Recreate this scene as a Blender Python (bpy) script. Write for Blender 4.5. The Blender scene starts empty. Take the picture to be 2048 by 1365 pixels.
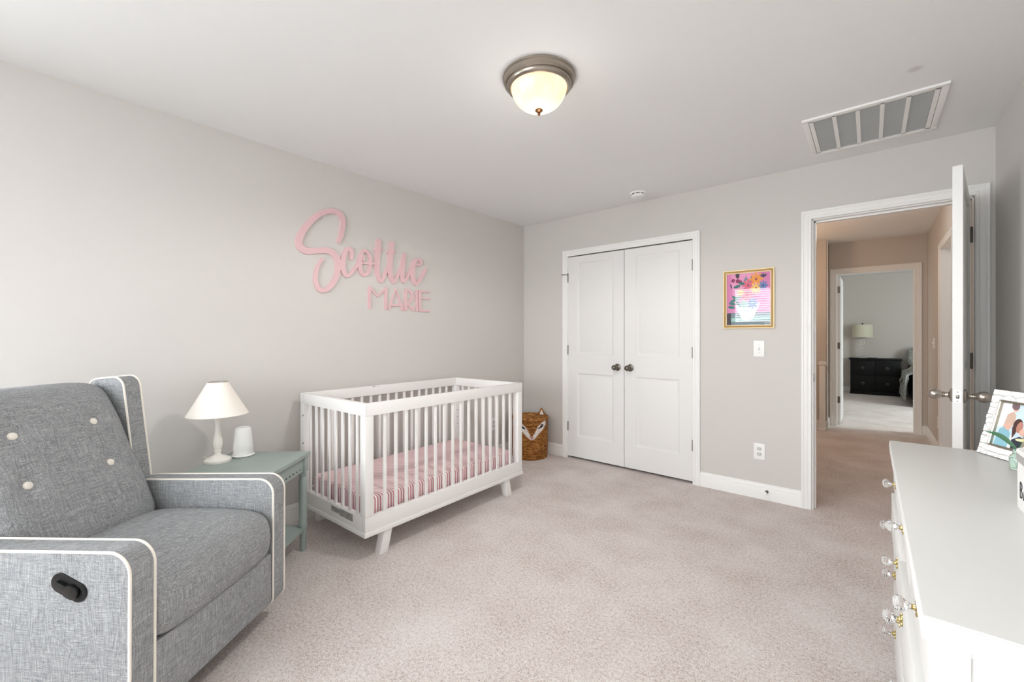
import bpy, bmesh, math, random
from mathutils import Vector, Matrix
PI = math.pi
SC = bpy.context.scene
COL = SC.collection

# ------------------------------------------------------------------ camera, light, exposure
cam_d = bpy.data.cameras.new('camera')
cam_d.sensor_width = 36.0
cam_d.lens = 850.0 / 2048.0 * 36.0
cam_d.shift_y = -8.5 / 2048.0
cam_d.clip_start = 0.02
cam = bpy.data.objects.new('camera', cam_d)
COL.objects.link(cam)
cam.location = (0, 0, 1.225)
cam.rotation_euler = (PI / 2, 0, math.radians(40.1))
SC.camera = cam

SC.view_settings.view_transform = 'Standard'
SC.view_settings.look = 'None'
SC.view_settings.exposure = -0.02
SC.view_settings.gamma = 1.0
SC.view_settings.use_curve_mapping = False
SC.cycles.max_bounces = 12
SC.cycles.diffuse_bounces = 8
SC.cycles.glossy_bounces = 4
SC.cycles.transmission_bounces = 8
SC.cycles.sample_clamp_indirect = 6.0
SC.cycles.use_denoising = True

world = bpy.data.worlds.new('world')
SC.world = world
world.use_nodes = True
bg = world.node_tree.nodes['Background']
bg.inputs[0].default_value = (0.86, 0.93, 1.0, 1)
bg.inputs[1].default_value = 1.2

def area_light(name, loc, target, sx, sy, energy, color):
    d = bpy.data.lights.new(name, 'AREA')
    d.shape = 'RECTANGLE'; d.size = sx; d.size_y = sy; d.energy = energy; d.color = color
    o = bpy.data.objects.new(name, d); COL.objects.link(o)
    o.location = loc
    o.rotation_euler = (Vector(target) - Vector(loc)).to_track_quat('-Z', 'Y').to_euler()
    return o
def point_light(name, loc, r, energy, color):
    d = bpy.data.lights.new(name, 'POINT')
    d.shadow_soft_size = r; d.energy = energy; d.color = color
    o = bpy.data.objects.new(name, d); COL.objects.link(o); o.location = loc
    return o
def spot_light(name, loc, r, energy, color, deg):
    d = bpy.data.lights.new(name, 'SPOT')
    d.shadow_soft_size = r; d.energy = energy; d.color = color; d.spot_size = math.radians(deg); d.spot_blend = 0.35
    o = bpy.data.objects.new(name, d); COL.objects.link(o); o.location = loc
    return o
# daylight through the two nursery windows in the front wall (behind the camera)
area_light('daylight_left_window', (-1.72, -2.77, 1.25), (-1.72, 0.4, 2.0), 1.3, 2.3, 165, (0.93, 0.965, 1.0))
area_light('daylight_right_window', (-0.62, -2.77, 1.25), (-0.62, 0.4, 2.0), 1.3, 2.3, 185, (0.93, 0.965, 1.0))
area_light('added_side_fill', (-3.40, -0.80, 1.30), (0.5, 1.6, 1.75), 1.2, 2.2, 300, (0.93, 0.965, 1.0))  # fill through an assumed, unseen side window, added to brighten the right wall
# daylight through the far bedroom's window, warm lamps on the stair landing and in the hall
area_light('daylight_bedroom_sun', (4.6, 8.7, 2.9), (0.0, 8.35, 0.2), 1.2, 1.2, 135, (0.90, 1.0, 0.95))
area_light('daylight_bedroom_window', (3.05, 8.6, 1.5), (0.0, 10.6, 1.5), 1.5, 1.3, 72, (0.86, 0.98, 1.0))
point_light('stair_lamp', (-1.05, 6.1, 1.95), 0.12, 14, (1.0, 0.62, 0.36))
point_light('hall_lamp', (-0.1, 5.3, 2.3), 0.12, 5.8, (1.0, 1.0, 0.98))

# ------------------------------------------------------------------ materials
def lin(c):
    c = c / 255.0
    return c / 12.92 if c <= 0.04045 else ((c + 0.055) / 1.055) ** 2.4
def rgb(r, g, b): return (lin(r), lin(g), lin(b), 1.0)

def mat(name, col, rough=0.5, metal=0.0, spec=0.5, **kw):
    m = bpy.data.materials.new(name); m.use_nodes = True
    b = m.node_tree.nodes['Principled BSDF']
    b.inputs['Base Color'].default_value = col
    b.inputs['Roughness'].default_value = rough
    b.inputs['Metallic'].default_value = metal
    b.inputs['Specular IOR Level'].default_value = spec
    for k, v in kw.items():
        b.inputs[k].default_value = v
    return m
def nodes(m):
    nt = m.node_tree
    return nt, nt.nodes['Principled BSDF']
def noise(nt, scale, detail=2.0, vec=None, rough=0.5):
    n = nt.nodes.new('ShaderNodeTexNoise')
    n.inputs['Scale'].default_value = scale; n.inputs['Detail'].default_value = detail
    n.inputs['Roughness'].default_value = rough
    if vec is not None: nt.links.new(vec, n.inputs['Vector'])
    return n
def ramp(nt, fac, stops):
    r = nt.nodes.new('ShaderNodeValToRGB')
    while len(r.color_ramp.elements) < len(stops): r.color_ramp.elements.new(0.5)
    for e, (p, c) in zip(r.color_ramp.elements, stops): e.position = p; e.color = c
    nt.links.new(fac, r.inputs['Fac'])
    return r
def objco(nt):
    return nt.nodes.new('ShaderNodeTexCoord').outputs['Object']
def bump(nt, b, h, strength, dist):
    n = nt.nodes.new('ShaderNodeBump')
    n.inputs['Strength'].default_value = strength; n.inputs['Distance'].default_value = dist
    nt.links.new(h, n.inputs['Height']); nt.links.new(n.outputs['Normal'], b.inputs['Normal'])
    return n
def scaled(nt, vec, s):
    mp = nt.nodes.new('ShaderNodeMapping'); mp.inputs['Scale'].default_value = s
    nt.links.new(vec, mp.inputs['Vector'])
    return mp.outputs['Vector']

def painted(name, col, rough=0.6, b_scale=180, b_str=0.06):
    m = mat(name, col, rough, spec=0.3)
    nt, b = nodes(m)
    n = noise(nt, b_scale, 3, objco(nt))
    bump(nt, b, n.outputs['Fac'], b_str, 0.002)
    return m

M = {}
M['wall'] = painted('wall_paint', rgb(207, 204, 200), 0.75)
M['ceil'] = painted('ceiling_paint', rgb(231, 232, 232), 0.85)
M['hallwall'] = painted('hall_paint', rgb(205, 198, 191), 0.75)
M['trim'] = painted('trim_paint', rgb(238, 238, 236), 0.35, 60, 0.02)
M['doorp'] = painted('door_paint', rgb(229, 229, 228), 0.4, 60, 0.02)
M['crib'] = painted('crib_lacquer', rgb(237, 236, 234), 0.32, 40, 0.01)
M['plastic'] = mat('white_plastic', rgb(238, 238, 236), 0.35)
M['plastic2'] = mat('grey_plastic', rgb(205, 205, 203), 0.4)
M['nickel'] = mat('brushed_nickel', rgb(176, 169, 160), 0.28, 1.0)
M['pewter'] = mat('dark_nickel', rgb(118, 112, 104), 0.35, 1.0)
M['fixture'] = mat('brushed_nickel_rim', rgb(160, 151, 140), 0.30, 1.0)
M['dark'] = mat('dark_gap', rgb(22, 22, 22), 0.9)
M['hole'] = mat('vent_shadow', rgb(158, 161, 164), 0.9)
M['black'] = mat('black_plastic', rgb(12, 12, 13), 0.3)
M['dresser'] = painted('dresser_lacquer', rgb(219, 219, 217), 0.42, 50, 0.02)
M['dressertop'] = painted('dresser_lacquer_darkened', rgb(203, 203, 200), 0.38, 50, 0.02)  # same white lacquer, its colour darkened so the lit top looks less bright
M['steel'] = mat('satin_steel', rgb(206, 206, 204), 0.35, 0.8)
M['brass'] = mat('brass', rgb(196, 178, 120), 0.3, 1.0)
M['gold'] = mat('gold_frame', rgb(176, 142, 88), 0.5, 0.7)
M['goldlight'] = mat('pale_gold', rgb(240, 224, 186), 0.5, 0.2)
M['silver'] = mat('champagne_silver', rgb(176, 168, 152), 0.3, 1.0)
M['lampw'] = mat('white_ceramic', rgb(240, 237, 230), 0.35)
M['shade'] = mat('cream_fabric_shade', rgb(249, 244, 236), 0.85, spec=0.1)
M['sage'] = painted('sage_paint', rgb(156, 168, 164), 0.4, 60, 0.02)
M['pink'] = mat('pink_paint', rgb(222, 187, 190), 0.5, spec=0.3)
M['piping'] = mat('ivory_piping', rgb(238, 233, 222), 0.7, spec=0.2)
M['crystal'] = mat('crystal', (1, 1, 1, 1), 0.02, **{'Transmission Weight': 1.0, 'IOR': 1.5})
M['bottleglass'] = mat('bottle_glass', rgb(225, 240, 232), 0.03, **{'Transmission Weight': 1.0, 'IOR': 1.45})
M['bronze'] = mat('warm_bronze', rgb(104, 72, 46), 0.45, 0.8)
M['leaf'] = mat('leaf_green', rgb(44, 96, 58), 0.45)
M['petal'] = mat('cream_petal', rgb(232, 226, 178), 0.6)
M['greyband'] = mat('grey_band', rgb(178, 177, 173), 0.4, 0.3)
M['ink'] = mat('black_ink', rgb(40, 40, 42), 0.6)
M['black_wood'] = mat('black_wood', rgb(9, 9, 10), 0.5, spec=0.25)
M['pull'] = mat('pewter_pull', rgb(120, 120, 122), 0.4, 0.7)
M['shade2'] = mat('linen_shade', rgb(214, 210, 190), 0.85, spec=0.1)
M['wood_raw'] = mat('raw_pine_edge', rgb(196, 178, 156), 0.7)

# pane of a picture: clear, Fresnel-like reflection turned down below that of real glass
def pane_mat(name):
    m = bpy.data.materials.new(name); m.use_nodes = True
    nt = m.node_tree; nt.nodes.clear()
    out = nt.nodes.new('ShaderNodeOutputMaterial')
    tr = nt.nodes.new('ShaderNodeBsdfTransparent'); gl = nt.nodes.new('ShaderNodeBsdfGlossy')
    gl.inputs['Roughness'].default_value = 0.015
    lw = nt.nodes.new('ShaderNodeLayerWeight'); lw.inputs['Blend'].default_value = 0.5
    pw = nt.nodes.new('ShaderNodeMath'); pw.operation = 'POWER'; pw.inputs[1].default_value = 5.0
    nt.links.new(lw.outputs['Facing'], pw.inputs[0])
    fr = nt.nodes.new('ShaderNodeMath'); fr.operation = 'MULTIPLY_ADD'; fr.inputs[1].default_value = 0.96; fr.inputs[2].default_value = 0.022
    nt.links.new(pw.outputs[0], fr.inputs[0])
    mx = nt.nodes.new('ShaderNodeMixShader')
    nt.links.new(fr.outputs[0], mx.inputs[0]); nt.links.new(tr.outputs[0], mx.inputs[1])
    nt.links.new(gl.outputs[0], mx.inputs[2]); nt.links.new(mx.outputs[0], out.inputs[0])
    return m
M['pane'] = pane_mat('clear_pane')

def glow(name, col, strength, base):
    m = mat(name, base, 0.3)
    b = m.node_tree.nodes['Principled BSDF']
    b.inputs['Emission Color'].default_value = col
    b.inputs['Emission Strength'].default_value = strength
    return m

# carpet: short cut pile
def carpet(name, c0, c1, c2):
    m = mat(name, c1, 1.0, spec=0.05)
    nt, b = nodes(m); co = objco(nt)
    n1 = noise(nt, 210, 3, co, 0.75); n2 = noise(nt, 3.0, 4, co, 0.6); n3 = noise(nt, 75, 2, co, 0.6)
    def math_(op, a, c, k=None):
        x = nt.nodes.new('ShaderNodeMath'); x.operation = op
        for i, q in enumerate((a, c, k)):
            if q is None: continue
            if isinstance(q, (int, float)): x.inputs[i].default_value = q
            else: nt.links.new(q, x.inputs[i])
        return x.outputs[0]
    t = math_('MULTIPLY_ADD', n3.outputs['Fac'], 0.45, n1.outputs['Fac'])
    t = math_('MULTIPLY_ADD', n2.outputs['Fac'], 0.30, t)
    r = ramp(nt, t, [(0.62, c0), (0.80, c1), (1.0, c2)])
    nt.links.new(r.outputs['Color'], b.inputs['Base Color'])
    bump(nt, b, t, 0.75, 0.014)
    return m
M['carpet'] = carpet('beige_carpet', rgb(146, 129, 121), rgb(228, 214, 208), rgb(254, 248, 245))

# heathered grey linen
def linen(name, tilt=0.0):
    m = mat(name, rgb(130, 133, 137), 0.9, spec=0.15)
    nt, b = nodes(m); co = objco(nt)
    if tilt:
        mp = nt.nodes.new('ShaderNodeMapping'); mp.inputs['Rotation'].default_value = (0, tilt, 0)
        nt.links.new(co, mp.inputs['Vector']); co = mp.outputs['Vector']
    wv = noise(nt, 7.0, 1, co)
    vm = nt.nodes.new('ShaderNodeVectorMath'); vm.operation = 'MULTIPLY_ADD'; vm.inputs[1].default_value = (0.03, 0.03, 0.03)
    nt.links.new(wv.outputs['Color'], vm.inputs[0]); nt.links.new(co, vm.inputs[2]); co = vm.outputs['Vector']
    outs = []
    for s in ((17, 560, 560), (540, 11, 540), (520, 520, 13)):
        outs.append(noise(nt, 1.0, 3, scaled(nt, co, s), 0.6).outputs['Fac'])
    a = nt.nodes.new('ShaderNodeMath'); a.operation = 'ADD'
    nt.links.new(outs[0], a.inputs[0]); nt.links.new(outs[1], a.inputs[1])
    c = nt.nodes.new('ShaderNodeMath'); c.operation = 'ADD'
    nt.links.new(a.outputs[0], c.inputs[0]); nt.links.new(outs[2], c.inputs[1])
    d = nt.nodes.new('ShaderNodeMath'); d.operation = 'MULTIPLY'; d.inputs[1].default_value = 1 / 3
    nt.links.new(c.outputs[0], d.inputs[0])
    r = ramp(nt, d.outputs[0], [(0.38, rgb(104, 107, 111)), (0.5, rgb(146, 148, 150)), (0.62, rgb(192, 193, 194))])
    nt.links.new(r.outputs['Color'], b.inputs['Base Color'])
    bump(nt, b, d.outputs[0], 0.35, 0.003)
    return m
M['linen'] = linen('heathered_grey_linen')
M['linen_back'] = linen('heathered_grey_linen_tilted', math.radians(26))

# striped sheet: bands across the mattress (object x axis = mattress length)
def stripes(name):
    m = mat(name, rgb(240, 235, 235), 0.9, spec=0.1)
    nt, b = nodes(m); co = objco(nt)
    w = nt.nodes.new('ShaderNodeTexWave'); w.wave_type = 'BANDS'; w.bands_direction = 'X'
    mp = nt.nodes.new('ShaderNodeMapping'); mp.inputs['Rotation'].default_value = (0, 0, math.radians(-40))
    nt.links.new(co, mp.inputs['Vector']); co = mp.outputs['Vector']
    w.inputs['Scale'].default_value = 23.0; w.inputs['Distortion'].default_value = 0.5
    w.inputs['Detail'].default_value = 1.0; w.inputs['Detail Scale'].default_value = 0.25
    nt.links.new(co, w.inputs['Vector'])
    r = ramp(nt, w.outputs['Fac'], [(0.46, rgb(200, 140, 146)), (0.60, rgb(248, 243, 243))])
    nt.links.new(r.outputs['Color'], b.inputs['Base Color'])
    return m
M['stripe'] = stripes('pink_striped_sheet')

def wicker(name, a, c, d):
    m = mat(name, c, 0.65, spec=0.25)
    nt, b = nodes(m); co = objco(nt)
    n = noise(nt, 1.0, 4, scaled(nt, co, (26, 26, 120)), 0.65)
    r = ramp(nt, n.outputs['Fac'], [(0.34, a), (0.5, c), (0.68, d)])
    nt.links.new(r.outputs['Color'], b.inputs['Base Color'])
    n2 = noise(nt, 260, 2, co); bump(nt, b, n2.outputs['Fac'], 0.5, 0.003)
    return m
M['wicker'] = wicker('wicker', rgb(78, 40, 14), rgb(152, 98, 44), rgb(200, 150, 86))
M['wickerw'] = wicker('white_wicker', rgb(206, 196, 190), rgb(232, 226, 222), rgb(246, 243, 240))
M['wickerk'] = wicker('black_wicker', rgb(14, 12, 12), rgb(28, 24, 24), rgb(50, 44, 42))
M['wickerp'] = wicker('pink_wicker', rgb(170, 110, 104), rgb(206, 150, 146), rgb(220, 176, 170))
M['bedding'] = wicker('patterned_bedding', rgb(62, 74, 92), rgb(150, 152, 150), rgb(214, 208, 192))
M['bedding2'] = mat('slate_blue_sheet', rgb(74, 80, 98), 0.9)
M['bedding3'] = mat('sand_blanket', rgb(158, 152, 132), 0.9)
# small printed label on the crib rail
def print_mat(name):
    m = mat(name, rgb(180, 180, 178), 0.5)
    nt, b = nodes(m); co = objco(nt)
    n = noise(nt, 1.0, 2, scaled(nt, co, (420, 420, 260)))
    r = ramp(nt, n.outputs['Fac'], [(0.46, rgb(84, 84, 84)), (0.56, rgb(206, 206, 204))])
    nt.links.new(r.outputs['Color'], b.inputs['Base Color'])
    return m
M['print'] = print_mat('grey_printed_label')
# ceiling with one faint grey stain
nt, b = nodes(M['ceil'])
geo = nt.nodes.new('ShaderNodeNewGeometry')
vd = nt.nodes.new('ShaderNodeVectorMath'); vd.operation = 'DISTANCE'
nt.links.new(geo.outputs['Position'], vd.inputs[0]); vd.inputs[1].default_value = (0.157, 2.653, 2.44)
rr = ramp(nt, vd.outputs['Value'], [(0.012, rgb(208, 207, 204)), (0.034, rgb(231, 232, 232))])
nt.links.new(rr.outputs['Color'], b.inputs['Base Color'])

# ------------------------------------------------------------------ mesh helpers
def nbm(): return bmesh.new()
def add_bm(dst, src, Mx=None):
    if Mx is not None: bmesh.ops.transform(src, matrix=Mx, verts=src.verts)
    me = bpy.data.meshes.new('tmp'); src.to_mesh(me); src.free()
    dst.from_mesh(me); bpy.data.meshes.remove(me)
def box(bm, x0, x1, y0, y1, z0, z1, bev=0.0, seg=2, Mx=None):
    t = bmesh.new()
    bmesh.ops.create_cube(t, size=1.0)
    for v in t.verts:
        v.co = Vector(((x0 + x1) / 2 + v.co.x * (x1 - x0), (y0 + y1) / 2 + v.co.y * (y1 - y0), (z0 + z1) / 2 + v.co.z * (z1 - z0)))
    if bev > 0:
        bmesh.ops.bevel(t, geom=t.edges[:], offset=bev, segments=seg, profile=0.6, affect='EDGES', clamp_overlap=True)
    add_bm(bm, t, Mx)
def lathe(bm, prof, seg=32, Mx=None, cap0=True, cap1=True):
    t = bmesh.new(); rings = []
    for r, z in prof:
        rings.append([t.verts.new((max(r, 1e-5) * math.cos(2 * PI * k / seg), max(r, 1e-5) * math.sin(2 * PI * k / seg), z)) for k in range(seg)])
    for a, c in zip(rings, rings[1:]):
        for k in range(seg):
            t.faces.new((a[k], a[(k + 1) % seg], c[(k + 1) % seg], c[k]))
    if cap0: t.faces.new(rings[0][::-1])
    if cap1: t.faces.new(rings[-1])
    bmesh.ops.recalc_face_normals(t, faces=t.faces)
    add_bm(bm, t, Mx)
def tube(bm, pts, r, seg=8, closed=False):
    pts = [Vector(p) for p in pts]; t = bmesh.new(); rings = []; n = len(pts)
    prev = None
    for i, p in enumerate(pts):
        if closed: d = pts[(i + 1) % n] - pts[i - 1]
        else: d = pts[min(i + 1, n - 1)] - pts[max(i - 1, 0)]
        d.normalize()
        if prev is None:
            u = d.orthogonal().normalized()
        else:
            u = (prev - d * prev.dot(d)).normalized()
        prev = u; w = d.cross(u)
        rings.append([t.verts.new(p + (u * math.cos(2 * PI * k / seg) + w * math.sin(2 * PI * k / seg)) * r) for k in range(seg)])
    rng = range(n) if closed else range(n - 1)
    for i in rng:
        a, c = rings[i], rings[(i + 1) % n]
        for k in range(seg): t.faces.new((a[k], a[(k + 1) % seg], c[(k + 1) % seg], c[k]))
    if not closed: t.faces.new(rings[0][::-1]); t.faces.new(rings[-1])
    bmesh.ops.recalc_face_normals(t, faces=t.faces)
    add_bm(bm, t)
def prism(bm, poly, fn, h0, h1, bev=0.0, seg=2):
    """poly in 2-D, fn(a, b, h) -> 3-D"""
    t = bmesh.new()
    a = [t.verts.new(fn(p[0], p[1], h0)) for p in poly]; c = [t.verts.new(fn(p[0], p[1], h1)) for p in poly]
    t.faces.new(a[::-1]); t.faces.new(c)
    n = len(poly)
    for k in range(n): t.faces.new((a[k], a[(k + 1) % n], c[(k + 1) % n], c[k]))
    bmesh.ops.recalc_face_normals(t, faces=t.faces)
    if bev > 0:
        es = [e for e in t.edges if len(e.link_faces) == 2 and e.calc_face_angle(0) > 0.7]
        bmesh.ops.bevel(t, geom=es, offset=bev, segments=seg, profile=0.6, affect='EDGES', clamp_overlap=True)
    add_bm(bm, t)
def grid(bm, rows, close_u=False, cap=False):
    t = bmesh.new(); V = [[t.verts.new(p) for p in r] for r in rows]
    for a, c in zip(V, V[1:]):
        n = len(a)
        for k in range(n if close_u else n - 1):
            t.faces.new((a[k], a[(k + 1) % n], c[(k + 1) % n], c[k]))
    if cap: t.faces.new(V[0][::-1]); t.faces.new(V[-1])
    bmesh.ops.recalc_face_normals(t, faces=t.faces)
    add_bm(bm, t)
def round_poly(pts, radii, n=6):
    out = []; m = len(pts)
    for i in range(m):
        p = Vector(pts[i]); a = Vector(pts[i - 1]); c = Vector(pts[(i + 1) % m]); r = radii[i]
        if r <= 0: out.append(tuple(p)); continue
        d1 = (a - p).normalized(); d2 = (c - p).normalized()
        ang = d1.angle(d2); L = r / math.tan(ang / 2)
        s = p + d1 * L; e = p + d2 * L
        cen = p + (d1 + d2).normalized() * (r / math.sin(ang / 2))
        v0 = s - cen; v1 = e - cen
        tot = v0.angle(v1); sg = 1 if v0.x * v1.y - v0.y * v1.x > 0 else -1
        for k in range(n + 1):
            t = sg * tot * k / n
            out.append((cen.x + v0.x * math.cos(t) - v0.y * math.sin(t), cen.y + v0.x * math.sin(t) + v0.y * math.cos(t)))
    return out
def obj(name, bm, m, parent=None, loc=None, rot=None, smooth=35):
    me = bpy.data.meshes.new(name); bm.to_mesh(me); bm.free()
    for x in (m if isinstance(m, (list, tuple)) else [m]): me.materials.append(x)
    if smooth:
        for p in me.polygons: p.use_smooth = True
        me.set_sharp_from_angle(angle=math.radians(smooth))
    o = bpy.data.objects.new(name, me); COL.objects.link(o)
    if parent is not None: o.parent = parent
    if loc is not None: o.location = loc
    if rot is not None: o.rotation_euler = rot
    return o
def tag(o, label, cat, group=None, kind=None):
    o['label'] = label; o['category'] = cat
    if group: o['group'] = group
    if kind: o['kind'] = kind
    return o
def thing(name, label, cat, loc=(0, 0, 0), rotz=0.0, group=None):
    o = bpy.data.objects.new(name, None); COL.objects.link(o)
    o.empty_display_size = 0.1
    o.location = loc; o.rotation_euler = (0, 0, rotz)
    return tag(o, label, cat, group)
def struct(name, bm, m, label, parent=None, smooth=35, loc=None, rot=None):
    o = obj(name, bm, m, parent, loc, rot, smooth)
    if parent is None:
        o['kind'] = 'structure'; o['label'] = label
    return o
def copy_tree(root, parent=None):
    c = root.copy(); COL.objects.link(c)
    if parent is not None: c.parent = parent
    for ch in list(root.children): copy_tree(ch, c)
    return c
def share(src, parent, loc=None, rot=None):
    c = src.copy(); COL.objects.link(c); c.parent = parent
    if loc is not None: c.location = loc
    if rot is not None: c.rotation_euler = rot
    return c
XZ = lambda y: (lambda a, b, h: (a, y + h, b))
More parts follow.
